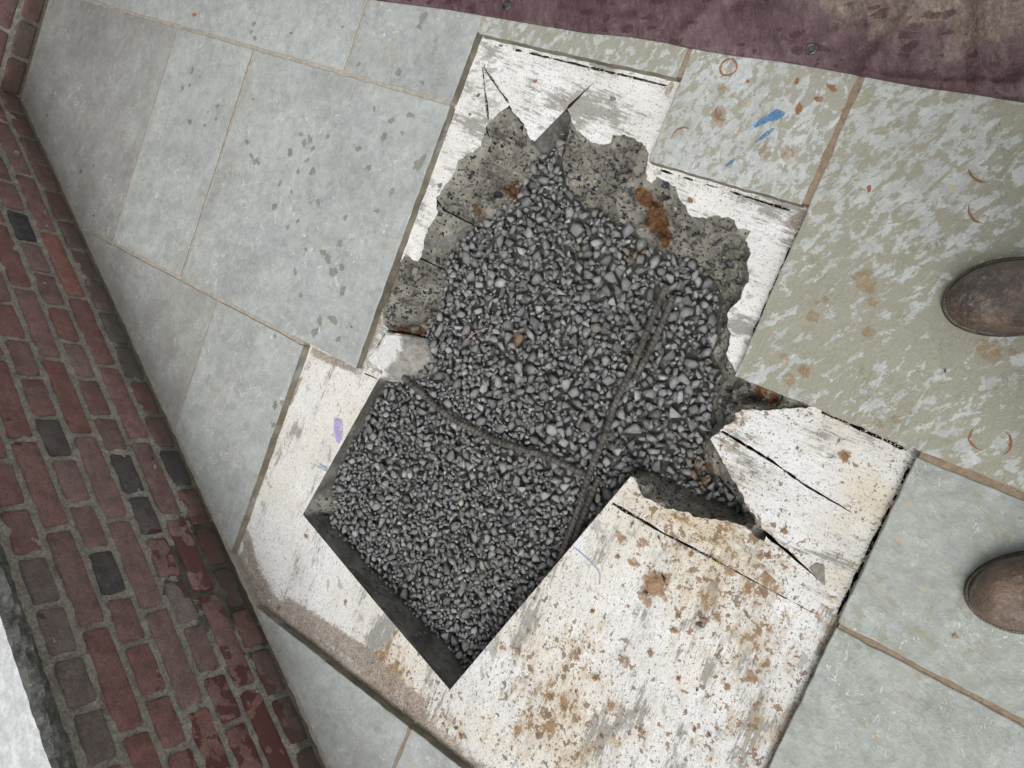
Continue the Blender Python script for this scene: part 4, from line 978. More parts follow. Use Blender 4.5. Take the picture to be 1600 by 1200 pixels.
# ---------------------------------------------------------------- boots and trousers
m = Mt('worn_brown_leather', 0.42, 0.6)
lc = m.mix(m.step(m.noise(22, 5, .65), .35, .68), (0.036, 0.022, 0.016), (0.135, 0.082, 0.050))
lc = m.mix(m.step(m.noise(12, 4, .6), .52, .66, 0, .7), lc, (0.038, 0.033, 0.034))
lc = m.mix(m.step(m.noise(95, 9, .85), .49, .66, 0, .7), lc, (0.25, 0.22, 0.18))
lc = m.mix(m.step(m.noise(14, 5, .7, vec=m.add(m.pos, (5, 5, 0))), .48, .66, 0, .3), lc, (.20, .185, .165))
lc = m.mix(m.step(m.noise(48, 9, .85, dist=.8), .58, .68, 0, .8), lc, (0.30, 0.30, 0.29))
m.color(lc); m.rough(m.step(m.noise(60, 6, .7), .3, .7, .26, .58)); m.bump(m.noise(180, 5, .7), .0015, .8); m.bump(m.noise(26, 7, .7, dist=.5), .008, .8); M_leather = m.m
M_sole = simple('boot_sole', (0.022, 0.020, 0.018), (0.06, 0.05, 0.042), 90, .8, .001, (0.11, 0.095, 0.075), 60)
M_welt = simple('boot_welt', (0.050, 0.038, 0.028), (0.10, 0.08, 0.06), 120, .7, .0008)
M_stitch = simple('welt_stitch', (0.22, 0.19, 0.15), (0.34, 0.30, 0.25), 120, .8, .0003)
M_denim = simple('work_trousers', (0.045, 0.05, 0.06), (0.07, 0.075, 0.09), 200, .9, .0006)
person = empty('person', (*W((1640, 700), 0), 0)); tag(person, 'person standing at the right edge in scuffed brown leather boots', 'person')
def halfw(s, side):
    if s < .27: return .0515 * max(0, 1 - (1 - s / .27) ** 2.15) ** (1 / 1.95) * (1.0 + 0.05 * side * min(1, s / .12))
    return halfw0(s, side)
def halfw0(s, side):
    """half width of the sole outline at s (0 toe .. 1 heel), metres; side +1 outer"""
    pts = [(0, 0), (.015, .017), (.05, .031), (.10, .0415), (.17, .0485), (.27, .0515), (.36, .050), (.5, .041), (.65, .036), (.8, .038), (.9, .037), (.96, .029), (1, 0)]
    for (a, u), (b, v) in zip(pts[:-1], pts[1:]):
        if a <= s <= b:
            q = (s - a) / (b - a); q = q * q * (3 - 2 * q) if False else q; w = u + (v - u) * q; break
    return w * (1.0 + 0.05 * side * max(0, min(1, (.7 - s) / .3)))
def boot(toe_px, dirw, flip, scale=1.0):
    tx, ty = W(toe_px, 0.012); d = np.array(dirw) / np.linalg.norm(dirw); sd_ = np.array([-d[1], d[0]]) * flip; L = 0.305 * scale
    def P(s, w, z): q = np.array([tx, ty]) + d * s * L + sd_ * w * scale; return (q[0], q[1], z)
    N = 40; ss = [0.5 * (1 - math.cos(math.pi * i / N)) for i in range(N + 1)]
    ring = [(s, halfw(s, 1)) for s in ss] + [(s, -halfw(s, -1)) for s in ss[-2:0:-1]]
    n = len(ring)
    def outline_solid(name, z0, z1, grow, mat_, rnd=.002):
        cx = 0.45; rows = []
        for z, gr_ in ((z0, grow - rnd), (z0 + rnd, grow), (z1 - rnd, grow), (z1, grow - rnd)):
            row = []
            for s, w in ring:
                ww = w + math.copysign(gr_, w) * min(1, abs(w) / .02) if w else 0; s2 = s + (-gr_ / L if s < .05 else 0) * (1 - min(1, abs(w) / .04)) + (gr_ / L if s > .97 else 0)
                row.append(P(s2, ww, z))
            rows.append(row)
        vs = [q for r in rows for q in r]; fs = []
        for a in range(3):
            for i in range(n): fs.append((a * n + i, a * n + (i + 1) % n, (a + 1) * n + (i + 1) % n, (a + 1) * n + i))
        fs.append(tuple(range(n))[::-1]); fs.append(tuple(3 * n + i for i in range(n)))
        return vs, fs
    be = bpy.data.objects.new('boot', None); be.location = Vector((tx, ty, 0)) - person.location; link(be, person); world_off = Vector((tx, ty, 0))
    def put(name, vs, fs, mt_, smooth=True):
        me_ = bpy.data.meshes.new(name); me_.from_pydata([tuple(Vector(map(float, v)) - world_off) for v in vs], [], [tuple(f) for f in fs]); me_.materials.append(mt_)
        me_.polygons.foreach_set('use_smooth', [smooth] * len(me_.polygons)); o = bpy.data.objects.new(name, me_); link(o, be); return o
    put('sole', *outline_solid('s', 0.0006, 0.0125, 0.0035, M_sole), M_sole, False)
    put('welt', *outline_solid('w', 0.0128, 0.0165, 0.0030, M_welt, .0008), M_welt, False)
    # upper: sections along the foot, then turning up into the shaft
    vs = []; fs = []; K = 28; rows = 0
    secs = []
    for i in range(26):
        s = 0.018 + (0.60 - 0.018) * (i / 25) ** 1.35
        w = halfw(s, 1) - 0.0045; q = min(1, s / .16)
        h = 0.016 + 0.036 * math.sqrt(max(0, 1 - (1 - q) ** 2)) + max(0, s - .16) * 0.055 + max(0, s - .36) ** 1.5 * .30
        secs.append((s, w, h))
    for s, w, h in secs:
        for k in range(K + 1):
            a = math.pi * k / K; ca, sa = math.cos(a), math.sin(a); e = 0.80
            x = math.copysign(abs(ca) ** e, ca) * w; z = 0.0160 + (abs(sa) ** 0.78) * (h - .004)
            vs.append(P(s, x, z + (0.0006 * N3(s * 3, x * 30, z * 20, 6) if h > .03 else 0)))
        rows += 1
    # shaft rings (closed): heel and leg
    for i in range(rows - 1):
        for k in range(K): a = i * (K + 1) + k; fs.append((a, a + 1, a + K + 2, a + K + 1))
    k0 = len(vs); vs.append(P(0.004, 0, 0.0165)); 
    for k in range(K): fs.append((k0, k + 1, k))
    put('upper', vs, fs, M_leather)
    # heel counter and shaft as one shell overlapping the vamp
    vs = []; fs = []; n2 = 32; R0 = [(0.76, .046, .033, .0165), (0.765, .050, .036, .03), (.765, .058, .040, .06), (.765, .055, .041, .085), (.775, .048, .042, .11), (.79, .046, .043, .15), (.80, .050, .047, .2), (.80, .054, .052, .26)]
    R0 = [(c_, a_ * 1.25 if z < .1 else a_ * 1.15, b_, z) for c_, a_, b_, z in R0]
    for c_, a_, b_, z in R0:
        for k in range(n2):
            an = 2 * math.pi * k / n2; vs.append(P(c_ + a_ * math.cos(an) / L, b_ * math.sin(an), z))
    for i in range(len(R0) - 1):
        for k in range(n2): fs.append((i * n2 + k, i * n2 + (k + 1) % n2, (i + 1) * n2 + (k + 1) % n2, (i + 1) * n2 + k))
    put('shaft', vs, fs, M_leather)
    # stitches round the welt
    vs = []; fs = []; acc = 0; pts_ = []
    for i in range(0, 601):
        s = 0.0 + 0.55 * (i / 600) ** 1.6
        pts_.append((s, halfw(s, 1)))
    pts_ = [(s, w) for s, w in pts_]; path = [P(max(s, 0.0) + 0.0028 / L * (1 - min(1, w / .03)) - .0016 / L, max(w - .0002, 0) , .0167) for s, w in pts_]; path2 = [P(max(s, 0) + .0028 / L * (1 - min(1, w / .03)) - .0016 / L, -max(halfw(s, -1) - .0002, 0), .0167) for s, w in pts_]
    for pth in (path, path2):
        pth = [Vector(q) for q in pth]; acc = 0; last = pth[0]; on = False; start = pth[0]
        for q in pth[1:]:
            acc += (q - last).length; last = q
            if acc > (0.0026 if on else 0.0014):
                if on:
                    t_ = (q - start).normalized(); u_ = t_.cross(Vector((0, 0, 1))) * .0005; b0 = len(vs)
                    for pnt in (start, q):
                        vs += [tuple(pnt - u_), tuple(pnt + Vector((0, 0, .0006))), tuple(pnt + u_)]
                    fs += [(b0, b0 + 1, b0 + 4, b0 + 3), (b0 + 1, b0 + 2, b0 + 5, b0 + 4)]
                on = not on; start = q; acc = 0
    if fs: tag(put('stitching', vs, fs, M_stitch, False), kind='stuff')
    return P, L
d1 = np.array(W((1700, 455), 0)) - np.array(W((1475, 476), 0))
d2_ = np.array(W((1740, 905), 0)) - np.array(W((1512, 938), 0))
P1, L1 = boot((1475, 476), d1, 1)
P2, L2 = boot((1512, 938), d2_, -1)
# trousers: one continuous cloth surface, two legs joined at the hips
def leg_rings(P, hip, K=20):
    c0 = Vector(P(.80, 0, .16)); c1 = Vector(hip); out = []
    for i, (t_, r_) in enumerate([(0, .075), (.06, .078), (.25, .082), (.5, .078), (.58, .082), (.8, .095), (1.0, .105)]):
        c = c0.lerp(c1, t_) + Vector((-.02 * math.sin(math.pi * t_) * 0, 0, 0)); out.append((c, r_))
    return out
cA = Vector(P1(.80, 0, 0)); cB = Vector(P2(.80, 0, 0)); mid = (cA + cB) / 2; ax = (cB - cA).normalized(); back = Vector((-ax.y, ax.x, 0))
if back.y < 0: back = -back
bm = bmesh.new(); dl_ = bm.verts.layers.deform
sk = bpy.data.meshes.new('trousers')
jt = [(*mid.xy, 1.02), (*mid.xy, 0.92), (*(mid - ax * .095).xy, .86), (*(mid - ax * .11 - back * .0).xy, .50), (cA.x, cA.y, .14), (*(mid + ax * .095).xy, .86), (*(mid + ax * .11).xy, .50), (cB.x, cB.y, .14)]
jt = [(x + back.x * (.06 if z > .8 else .03 if z > .3 else 0), y + back.y * (.06 if z > .8 else .03 if z > .3 else 0), z) for x, y, z in jt]
sk.from_pydata([tuple(Vector(j) - person.location) for j in jt], [(0, 1), (1, 2), (2, 3), (3, 4), (1, 5), (5, 6), (6, 7)], [])
tro = bpy.data.objects.new('trousers', sk); link(tro, person); tro.location = (0, 0, 0)
md_ = tro.modifiers.new('skin', 'SKIN'); sl2 = sk.skin_vertices[0].data
for i, r_ in enumerate([(.17, .12), (.18, .13), (.10, .105), (.078, .08), (.07, .072), (.10, .105), (.078, .08), (.07, .072)]): sl2[i].radius = r_
sl2[0].use_root = False; sl2[1].use_root = True; md_.use_smooth_shade = True
tro.modifiers.new('sub', 'SUBSURF').levels = 2; tro.modifiers['sub'].render_levels = 2; sk.materials.append(M_denim)

# ---------------------------------------------------------------- marks on the flagstones (flat prints, stains)
def blob(px, rx, ry, ang, z, mt_, name, parent, n=22, rough_=.25, ring=None, thick=0.0, arc=(0, 1), seed=0):
    """irregular flat patch at photo pixel px; radii in metres"""
    cx, cy = W(px, z); r = random.Random(int(px[0] * 13 + px[1] + seed)); ph = r.uniform(0, 100); o0, o1 = [], []
    full = arc == (0, 1)
    for i in range(n + (0 if full else 1)):
        a = 2 * math.pi * (arc[0] + (arc[1] - arc[0]) * i / n); k = 1 + rough_ * mn.fractal(Vector((math.cos(a) * 1.4, math.sin(a) * 1.4, ph)), .8, 2, 3) * 1.6
        if ring: k = 1 + 0.05 * mn.noise(Vector((math.cos(a) * 2, math.sin(a) * 2, ph)))
        x, y = rx * k * math.cos(a), ry * k * math.sin(a); ca, sa = math.cos(ang), math.sin(ang)
        o0.append((x * ca - y * sa, x * sa + y * ca))
        tp = 1.0 if full else math.sin(math.pi * i / n)
        q = 1 - (ring or 0) * max(.1, tp) * (1 + .5 * mn.noise(Vector((a * 3, ph, 0)))); o1.append(((x * ca - y * sa) * q, (x * sa + y * ca) * q))
    m_ = len(o0)
    fall = None
    if ring:
        om = [((a_[0] + b_[0]) / 2, (a_[1] + b_[1]) / 2) for a_, b_ in zip(o0, o1)]; fall = [0] * m_ + [1] * m_ + [0] * m_
        vs = [(cx + x, cy + y, z) for x, y in o0 + om + o1]; fs = [(q_ * m_ + i, q_ * m_ + (i + 1) % m_, q_ * m_ + m_ + (i + 1) % m_, q_ * m_ + m_ + i) for q_ in (0, 1) for i in range(m_ if full else m_ - 1)]
    elif thick:
        vs = [(cx + x, cy + y, z) for x, y in o0] + [(cx + x * .72, cy + y * .72, z + thick * (.8 + .3 * r.random())) for x, y in o0] + [(cx, cy, z + thick)]
        fs = [(i, (i + 1) % m_, m_ + (i + 1) % m_, m_ + i) for i in range(m_)] + [(m_ + i, m_ + (i + 1) % m_, 2 * m_) for i in range(m_)]
    else:
        vs = [(cx + x * 1.12, cy + y * 1.12, z) for x, y in o0] + [(cx + x * .6, cy + y * .6, z) for x, y in o0] + [(cx, cy, z)]; fall = [0] * m_ + [.85] * m_ + [1]
        fs = [(i, (i + 1) % m_, m_ + (i + 1) % m_, m_ + i) for i in range(m_)] + [(m_ + i, m_ + (i + 1) % m_, 2 * m_) for i in range(m_)]
    o = mesh_obj(name, vs, fs, mt_, parent, loc=(cx, cy, z))
    if fall: o.data.attributes.new('fall', 'FLOAT', 'POINT').data.foreach_set('value', fall)
    return o
def stain_mat(name, col, a_lo, a_hi, sc=45, amax=.85):
    m = Mt(name, .7, .3); m.color(m.mix(m.step(m.noise(sc, 4, .7), .35, .7), col, tuple(min(1, c * 1.5) for c in col)))
    nz_ = m.noise(sc, 9, .8, vec=m.add(m.pos, (1, 2, 3))); fl = m.step(m.mt('ADD', m.attr('fall', 'Fac'), m.mt('MULTIPLY', m.mt('SUBTRACT', m.noise(170, 6, .75), .5), 1.3)), .22, .62)
    m.put(m.b.inputs['Alpha'], m.mt('MULTIPLY', fl, m.step(nz_, a_lo, a_hi, .12, amax))); return m.m
M_rust = stain_mat('rust_stain', (0.20, 0.085, 0.035), .25, .55)
M_rust2 = stain_mat('faint_rust_stain', (0.28, 0.17, 0.07), .38, .70, 60, .6)
M_paint = stain_mat('blue_marking_paint', (0.035, 0.14, 0.29), .38, .54, 260, .95)
M_paint2 = stain_mat('blue_marking_paint_faint', (0.20, 0.42, 0.62), .45, .62, 200, .6)
M_purple = stain_mat('purple_marking', (0.30, 0.24, 0.52), .36, .50, 200, .7)
M_wetspot = stain_mat('damp_spot', (0.20, 0.20, 0.165), .25, .5, 60, .62)
M_tan = stain_mat('sand_smear', (0.48, 0.42, 0.30), .40, .62, 90, .6)
M_mud = simple('dried_mud', (0.21, 0.125, 0.07), (0.36, 0.25, 0.15), 70, .95, .003)
M_mudf = stain_mat('mud_film', (0.24, 0.15, 0.085), .42, .56, 110, .95)
# rust rings left by cans
for px, r_, arc, p in [((1138, 105), .0165, (0, 1), s8), ((1065, 212), .0165, (.30, .72), s8), ((1130, 175), .0150, (.55, 1.05), s8), ((1540, 262), .022, (.70, 1.0), s9), ((1536, 328), .020, (.62, .98), s9),
                       ((1533, 684), .0175, (.50, 1.0), s9), ((1560, 692), .0180, (.00, .42), s9)]:
    blob(px, r_, r_, 0.6, .0011, M_rust, 'rust_ring', p, n=40, ring=.34, arc=arc)
for px, rx, ry, a in [((1119, 178), .012, .008, .3), ((1300, 137), .010, .005, 1.1), ((1279, 155), .009, .005, 1.4), ((1248, 170), .010, .006, .3), ((1124, 182), .022, .015, .2), ((1245, 127), .006, .004, .4), ((1228, 240), .020, .012, .8),
                      ((1358, 295), .008, .0035, .3), ((1196, 238), .016, .010, .2), ((1168, 127), .004, .003, 0), ((1318, 172), .004, .003, 0), ((1128, 138), .012, .008, .4)]:
    blob(px, rx, ry, a, .0010, M_rust if rx < .0115 else M_rust2, 'rust_stain', s8 if px[0] < 1340 else s9, n=20)
for px, rx in [((1256, 580), .013), ((1232, 592), .013), ((1225, 560), .011), ((1358, 520), .012), ((1545, 548), .022), ((1583, 550), .008), ((1415, 500), .007), ((1270, 495), .012), ((1350, 440), .022), ((1362, 472), .009), ((1275, 470), .007), ((1290, 468), .007), ((1400, 655), .008), ((1372, 660), .008)]:
    blob(px, rx, rx * .75, 1.0, .0010, M_rust2, 'ochre_stain', s9, n=20)
blob((1256, 578), .009, .011, 0, .0014, M_rust2, 'ochre_stain', s9)
def poly_px(pts, z, mt_, name, parent):
    P = [(*W(p, z), z) for p in pts]; o = mesh_obj(name, P, [tuple(range(len(P)))], mt_, parent, loc=P[0])
    o.data.attributes.new('fall', 'FLOAT', 'POINT').data.foreach_set('value', [.55] * len(P)); return o
poly_px([(1177, 198), (1190, 184), (1207, 174), (1213, 170), (1228, 176), (1222, 184), (1210, 188), (1196, 192), (1180, 199)], .0012, M_paint, 'paint_mark', s8)
poly_px([(1166, 204), (1178, 192), (1192, 184), (1190, 194), (1176, 202)], .0009, M_paint2, 'paint_mark', s8)
poly_px([(1178, 223), (1190, 212), (1204, 201), (1211, 199), (1206, 207), (1194, 216), (1183, 222)], .0012, M_paint, 'paint_mark', s8)
poly_px([(1133, 259), (1141, 251), (1149, 248), (1145, 254), (1136, 260)], .0012, M_paint, 'paint_mark', s8)
poly_px([(522, 655), (533, 656), (535, 672), (534, 685), (530, 694), (525, 690), (521, 672)], ZB + .0035, M_purple, 'paint_mark', bed)
for a, b in (((483, 722), (512, 737)), ((496, 723), (512, 732)), ((499, 726), (513, 735))):
    g_ = strip([a, b], .0009, .0016, ZB + .003, 0); mesh_obj('paint_mark', [(x, y, ZB + .0035) for x, y in g_], [tuple(range(len(g_)))], M_paint, bed).data.attributes.new('fall', 'FLOAT', 'POINT').data.foreach_set('value', [.8] * len(g_))
slabs = [o for o in paving.children if o.name.startswith('flagstone')]
def slab_at(px):
    x, y = W(px)
    for o in slabs:
        vv = [(v.co.x + o.location.x + paving.location.x, v.co.y + o.location.y + paving.location.y) for v in o.data.vertices]
        n = len(vv) // 3
        if inside([(x, y)], vv[n:2 * n])[0]: return o
    return None
# damp drips on the pale slabs
drips = [(300, 110, 7), (312, 120, 5), (296, 133, 5), (285, 138, 6), (340, 166, 6), (337, 185, 6), (325, 175, 4), (296, 190, 8), (320, 196, 5), (385, 222, 7), (392, 243, 7), (399, 252, 9), (404, 255, 5), (453, 238, 9), (475, 222, 8), (484, 218, 9), (488, 232, 7),
         (470, 210, 7), (512, 213, 6), (489, 268, 9), (465, 268, 6), (480, 250, 6), (437, 285, 6), (428, 323, 8), (455, 300, 5), (497, 316, 7), (660, 30, 12), (655, 42, 8), (622, 115, 9), (560, 100, 6), (640, 180, 8), (655, 255, 14), (660, 130, 7),
         (395, 155, 4), (612, 300, 8), (505, 395, 8), (530, 380, 9), (512, 405, 10), (540, 340, 6), (533, 418, 8), (520, 425, 12), (535, 455, 9), (500, 500, 9), (492, 520, 10), (520, 500, 11), (528, 530, 8), (460, 424, 7), (470, 462, 6), (430, 632, 10), (428, 665, 9), (440, 628, 7),
         (535, 42, 4), (398, 60, 6), (396, 38, 7), (392, 50, 5), (455, 52, 5), (585, 170, 5), (560, 232, 7), (575, 262, 7), (600, 214, 9), (628, 208, 6), (612, 188, 8), (590, 330, 6), (430, 525, 5), (478, 390, 6), (450, 355, 6), (465, 345, 5)]
for x, y, r_ in drips:
    s_ = slab_at((x, y))
    if s_: blob((x, y), r_ * .0013, r_ * .00085, random.uniform(0, 3), .0011, M_wetspot, 'damp_spot', s_, n=16, rough_=.45)
for x, y, r_ in [(342, 30, 7), (355, 25, 6), (485, 22, 6), (332, 225, 7), (356, 267, 9), (345, 290, 4), (283, 287, 5), (440, 145, 6), (683, 98, 6), (620, 52, 7), (222, 522, 6), (343, 637, 6), (338, 655, 3), (400, 745, 6), (372, 720, 7), (612, 385, 8), (556, 340, 6), (500, 350, 5), (1370, 1152, 6), (1372, 915, 5), (335, 695, 3)]:
    s_ = slab_at((x, y))
    if s_: blob((x, y), r_ * .0013, r_ * .0010, random.uniform(0, 3), .0012, M_tan, 'sand_smear', s_, n=16, rough_=.35)

M_bare = simple('bare_concrete', (.20, .19, .165), (.30, .285, .25), 120, .95, .003)
poly_px([(1264, 888), (1276, 880), (1288, 884), (1289, 902), (1289, 916), (1276, 904)], ZB + .0022, M_bare, 'bare_patch', bed)
# ---------------------------------------------------------------- mud and grit on the bed
mud_spots = [(1022, 915, .020, .030), (1008, 935, .012, .016), (1043, 905, .010, .010), (975, 1034, .011, .012), (930, 1060, .006, .006), (785, 1010, .008, .009), (810, 1018, .006, .008), (1060, 962, .007, .007), (1052, 985, .006, .008), (1120, 965, .009, .011),
             (954, 1105, .009, .009), (1015, 1020, .007, .008), (720, 1150, .007, .006), (1172, 1060, .011, .011), (1136, 1074, .006, .006), (1108, 1148, .006, .005), (965, 870, .006, .006), (970, 840, .008, .012), (1005, 850, .010, .012), (1140, 893, .008, .012),
             (1080, 865, .006, .005), (870, 1000, .005, .005), (900, 1080, .004, .004), (1060, 1060, .006, .006), (990, 880, .008, .012), (835, 935, .004, .004), (925, 955, .005, .005), (1200, 870, .005, .006), (1320, 713, .010, .009), (1188, 870, .006, .007), (1225, 830, .006, .008), (478, 838, .006, .006),
             (1246, 700, .004, .003), (1000, 1140, .006, .005), (940, 1150, .005, .005), (905, 1020, .005, .006), (1085, 1140, .006, .004), (860, 1090, .005, .004)]
for x, y, a, b in mud_spots:
    blob((x, y), a, b, random.uniform(-.4, .4), ZB + .0024, M_mudf, 'mud_patch', bed, n=26, rough_=.45)
    if a < .008 or (x, y) in ((1022, 915), (1320, 713)): blob((x, y), a * .6, b * .6, random.uniform(-.4, .4), ZB + .0008, M_mud, 'mud_patch', bed, n=18, rough_=.45, thick=random.uniform(.0022, .0035))
grv, grf, grc, off = [], [], [], 0
def grit(px_line, width, count, zb_, smin=.0006, smax=.0017, cols=None, zoff=0.0):
    global off
    q = np.array([W(p, zb_) for p in px_line]); seg = np.diff(q, axis=0); L = np.linalg.norm(seg, axis=1); cum = L / L.sum()
    ks = rng.choice(len(seg), size=count, p=cum); PP = q[ks] + seg[ks] * rng.random((count, 1))
    PP += np.c_[-seg[ks][:, 1], seg[ks][:, 0]] / L[ks][:, None] * rng.normal(0, width * .5, (count, 1))
    if zb_ < -.01: PP = PP[inside(PP, TR) & ~inside(PP, Tp) & ((PP - p0w) @ NW > .002)]
    for p in PP:
        v, f = VAR[rng.integers(len(VAR))]; a = smin + (smax - smin) * rng.random() ** 2.2; Rt = np.array(Matrix.Rotation(rng.uniform(0, 6.28), 3, Vector(rng.normal(size=3))))
        qq = (v * a) @ Rt.T + (p[0], p[1], zb_ + a * .35 + zoff); grv.append(qq); grf.append(f + off); off += len(v)
        c = random.choice(cols or [(.40, .33, .27), (.30, .22, .17), (.55, .50, .44), (.22, .15, .11), (.62, .60, .56), (.36, .27, .20)]); c = np.array(c) * rng.uniform(.7, 1.15); grc.append(np.tile([*c, 1], (len(v), 1)))
grit([(385, 905), (440, 975), (560, 1075), (700, 1185)], .055, 5500, ZB, .0007, .0026)
grit([(395, 860), (405, 920)], .022, 500, ZB); grit([(488, 552), (560, 578)], .012, 450, ZB); grit([(478, 560), (440, 660), (372, 850)], .008, 900, ZB)
grit([(592, 500), (566, 562)], .014, 450, ZB); grit([(1312, 965), (1255, 1085), (1195, 1210)], .010, 800, ZB, cols=[(.30, .24, .18), (.2, .15, .11), (.45, .4, .33)])
grit([(450, 950), (560, 1020), (650, 1100)], .05, 1500, ZB); grit([(1255, 335), (1235, 352)], .012, 200, ZB); grit([(750, 75), (1050, 142)], .005, 260, ZB, cols=[(.5, .48, .43), (.3, .28, .24)])
grit([(1020, 268), (1245, 340)], .006, 260, ZB, cols=[(.5, .48, .43), (.28, .24, .2)]); grit([(1255, 345), (1155, 580)], .005, 200, ZB, cols=[(.5, .48, .43), (.28, .24, .2)])
for kl in ([(790, 74), (1050, 136)], [(1025, 264), (1246, 332)], [(1253, 346), (1159, 566)], [(1284, 643), (1427, 708)], [(1424, 724), (1305, 968)], [(957, 786), (1118, 875)], [(754, 105), (763, 186)], [(755, 103), (795, 161)]):
    grit(kl, .004, 130, ZB, .0008, .0026, [(.55, .53, .47), (.30, .28, .22), (.62, .6, .55), (.18, .13, .09)])
grit([(1128, 676), (1325, 797)], .004, 70, ZB, .0008, .0022, [(.55, .53, .47), (.30, .28, .22)])
for yp in ((1330, 885), (1397, 800), (1119, 878), (1045, 128), (1290, 1008)): grit([yp, (yp[0] + 6, yp[1] - 8)], .006, 16, ZB, .0012, .0028, [(.42, .40, .07), (.34, .33, .10)])
grit([(800, 1000), (1200, 950)], .22, 500, ZB, .0005, .0018, [(.27, .18, .10), (.2, .13, .08), (.25, .24, .22)])
grit([(560, 620), (430, 880)], .05, 350, ZB, .0005, .0014, [(.25, .2, .15), (.15, .14, .12)])
grit([(850, 130), (1000, 190)], .06, 120, ZB, .0006, .0022, [(.25, .24, .22), (.35, .22, .15)])
grit([(130, 260), (220, 380)], .03, 160, .0004, .0005, .0016, [(.5, .5, .48), (.12, .12, .12), (.4, .36, .3)])
grit([(215, 520), (300, 700), (340, 840)], .035, 900, .0004, .0004, .0011, [(.5, .49, .46), (.30, .28, .25), (.4, .36, .3)])
grit([(45, 160), (160, 390), (250, 600)], .010, 700, .0004, .0004, .0012, [(.16, .15, .13), (.30, .28, .25)])
grit([(250, 600), (360, 850)], .012, 600, .0004, .0004, .0012, [(.3, .28, .24), (.45, .42, .38)])
grit([(540, 1120), (620, 1180)], .04, 260, .0004, .0004, .0014, [(.55, .54, .5), (.3, .26, .2)])
grit([(300, 100), (600, 450)], .30, 150, .0004, .0005, .0016, [(.12, .12, .11), (.6, .6, .58)])
grit([(1300, 400), (1500, 1100)], .30, 120, .0004, .0004, .0012, [(.12, .12, .11), (.5, .5, .48)])
grit([(855, 238), (868, 232)], .010, 120, -.058, .001, .003, [(.45, .42, .08), (.30, .15, .06), (.5, .48, .42)], .004) if False else None
gvv = np.vstack(grv); gff = np.vstack(grf); gcc = np.vstack(grc)
me = bpy.data.meshes.new('grit'); me.vertices.add(len(gvv)); me.vertices.foreach_set('co', gvv.ravel().astype(np.float32))
me.loops.add(gff.size); me.loops.foreach_set('vertex_index', gff.ravel().astype(np.int32)); me.polygons.add(len(gff)); me.polygons.foreach_set('loop_start', np.arange(0, gff.size, 3, dtype=np.int32))
me.update(calc_edges=True)
m = Mt('grit', .9); m.color(m.attr('stone_color')); me.materials.append(m.m)
ca = me.color_attributes.new('stone_color', 'FLOAT_COLOR', 'POINT'); ca.data.foreach_set('color', gcc.ravel().astype(np.float32))
tag(link(bpy.data.objects.new('grit', me)), 'loose sandy grit and mortar crumbs scattered over the bed and slabs', 'grit', kind='stuff')

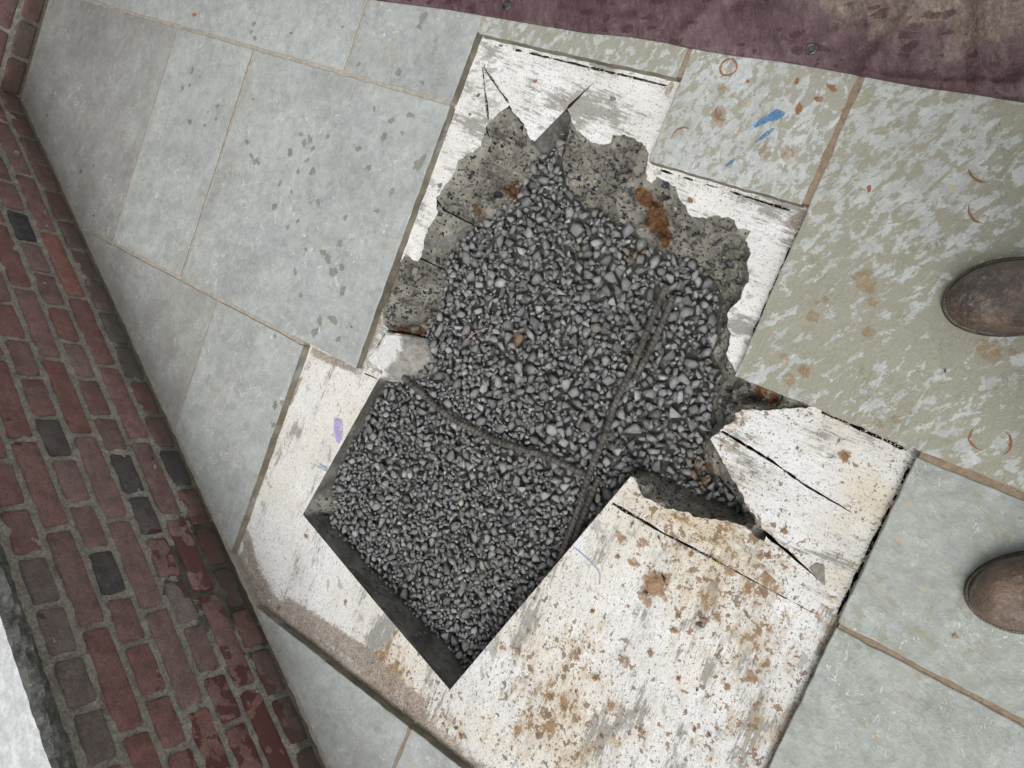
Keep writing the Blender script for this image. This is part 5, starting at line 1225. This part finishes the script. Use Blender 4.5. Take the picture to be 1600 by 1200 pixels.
# ---------------------------------------------------------------- single loose pebbles and crumbs
def pebmat(name, c): return simple(name, c, tuple(x * 1.5 for x in c), 150, .85, .001)
PM = {'grey': pebmat('pebble_grey', (.13, .13, .125)), 'brown': pebmat('pebble_brown', (.22, .13, .09)), 'pale': pebmat('pebble_pale', (.38, .37, .34)), 'dark': pebmat('pebble_dark', (.06, .06, .065)), 'orange': pebmat('pebble_orange', (.30, .14, .06)), 'yellow': pebmat('moss', (.38, .36, .06))}
pebs = [((783, 72), .0095, .0055, 'grey', ZB, 'long grey stone standing in the top left corner of the opening'),
        ((835, 128), .0085, .006, 'brown', ZB, 'pinkish brown stone on the white mortar near the top'),
        ((748, 150), .0062, .0055, 'dark', ZB, 'dark round pebble left of the two saw cuts'),
        ((734, 178), .0060, .005, 'grey', ZB, 'small grey stone on the narrow white strip left of the saw cuts'),
        ((958, 155), .0090, .0075, 'grey', ZB, 'grey stone on the streaked mortar right of the wedge cut'),
        ((870, 138), .0070, .006, 'pale', ZB, 'pale pinkish stone in the middle of the upper white patch'),
        ((882, 156), .0050, .004, 'orange', ZB, 'small rusty stone just left of the wedge cut'),
        ((917, 150), .0045, .0035, 'brown', ZB, 'tiny brown pebble just right of the wedge cut'),
        ((1077, 314), .0085, .0055, 'brown', ZB, 'rectangular brown crumb of concrete on the right white patch'),
        ((688, 288), .0090, .0060, 'grey', ZB, 'flat grey stone stuck in the narrow left strip of mortar'),
        ((1093, 976), .0085, .0062, 'dark', ZB, 'dark pebble beside a mud clod on the muddy slab'),
        ((1099, 970), .0095, .0080, 'brown', ZB, 'round brown clod of earth touching the dark pebble on the muddy slab'),
        ((989, 820), .0075, .0065, 'grey', ZB, 'round grey pebble below the long saw cut'),
        ((1029, 840), .0070, .006, 'brown', ZB, 'brown clod on the muddy slab just below the long saw cut'),
        ((1090, 1078), .0045, .0045, 'dark', ZB, 'small dark round pebble low on the muddy slab'),
        ((540, 940), .0085, .0050, 'brown', ZB, 'long brownish pebble on the gritty left slab'),
        ((421, 937), .0070, .0060, 'pale', ZB, 'whitish stone in the grit beside the brick wall'),
        ((436, 950), .0085, .0060, 'brown', ZB, 'pinkish stone in the grit near the foot of the brick wall'),
        ((713, 1137), .0075, .0060, 'grey', ZB, 'grey pebble near the muddy corner at the bottom'),
        ((482, 577), .0075, .0070, 'pale', ZB, 'pale stone at the top of the left white slab'),
        ((125, 268), .0110, .0075, 'grey', 0.0006, 'oblong grey stone on the dusty flagstone by the brick wall'),
        ((147, 259), .0045, .004, 'dark', 0.0006, 'small dark pebble right of the oblong stone by the brick wall'),
        ((124, 292), .0055, .004, 'orange', 0.0006, 'reddish crumb below the oblong stone by the brick wall'),
        ((105, 293), .0045, .004, 'brown', 0.0006, 'brown crumb close to the foot of the brick wall'),
        ((154, 275), .0028, .0026, 'pale', 0.0006, 'tiny white crumb on the dusty flagstone'),
        ((147, 337), .0050, .0035, 'dark', 0.0006, 'dark pebble on the dusty flagstone nearer its lower corner'),
        ((73, 180), .0060, .005, 'grey', 0.0006, 'grey crumb near the corner where the two walls meet'),
        ((303, 25), .0105, .0085, 'orange', 0.0006, 'orange clod of clay on the flagstone near the top edge'),
        ((549, 512), .0045, .004, 'orange', 0.0006, 'small orange crumb on the big pale flagstone'),
        ((484, 317), .0045, .004, 'orange', 0.0006, 'rusty crumb in the middle of the big pale flagstone'),
        ((1352, 874), .0050, .004, 'yellow', 0.0006, 'yellowish speck') if False else ((1492, 995), .0050, .0042, 'orange', 0.0006, 'orange crumb on the flagstone left of the lower boot'),
        ((1478, 580), .0040, .0035, 'dark', 0.0006, 'tiny dark pebble on the damp flagstone below the upper boot')]
for i, (px, a, b, colr, z, lab) in enumerate(pebs):
    v, f = VAR[(i * 7) % len(VAR)]; x, y = W(px, z + b * .3); th = random.uniform(0, 3.1)
    v = v * (a, b / .78, b * 1.1); Rz = np.array(Matrix.Rotation(th, 3, 'Z')); v = v @ Rz.T; zmin = v[:, 2].min()
    bm = bmesh.new(); bv = [bm.verts.new(tuple(q)) for q in v]
    for q in f: bm.faces.new([bv[int(k)] for k in q])
    bmesh.ops.recalc_face_normals(bm, faces=bm.faces); bmesh.ops.bevel(bm, geom=list(bm.edges), offset=a * .10, segments=1, affect='EDGES')
    me = bpy.data.meshes.new('pebble'); bm.to_mesh(me); bm.free(); me.materials.append(PM[colr])
    o = bpy.data.objects.new('pebble', me); o.location = (x, y, z - zmin * .82 + .0006); link(o); tag(o, lab, 'pebble', 'loose pebbles and clods')
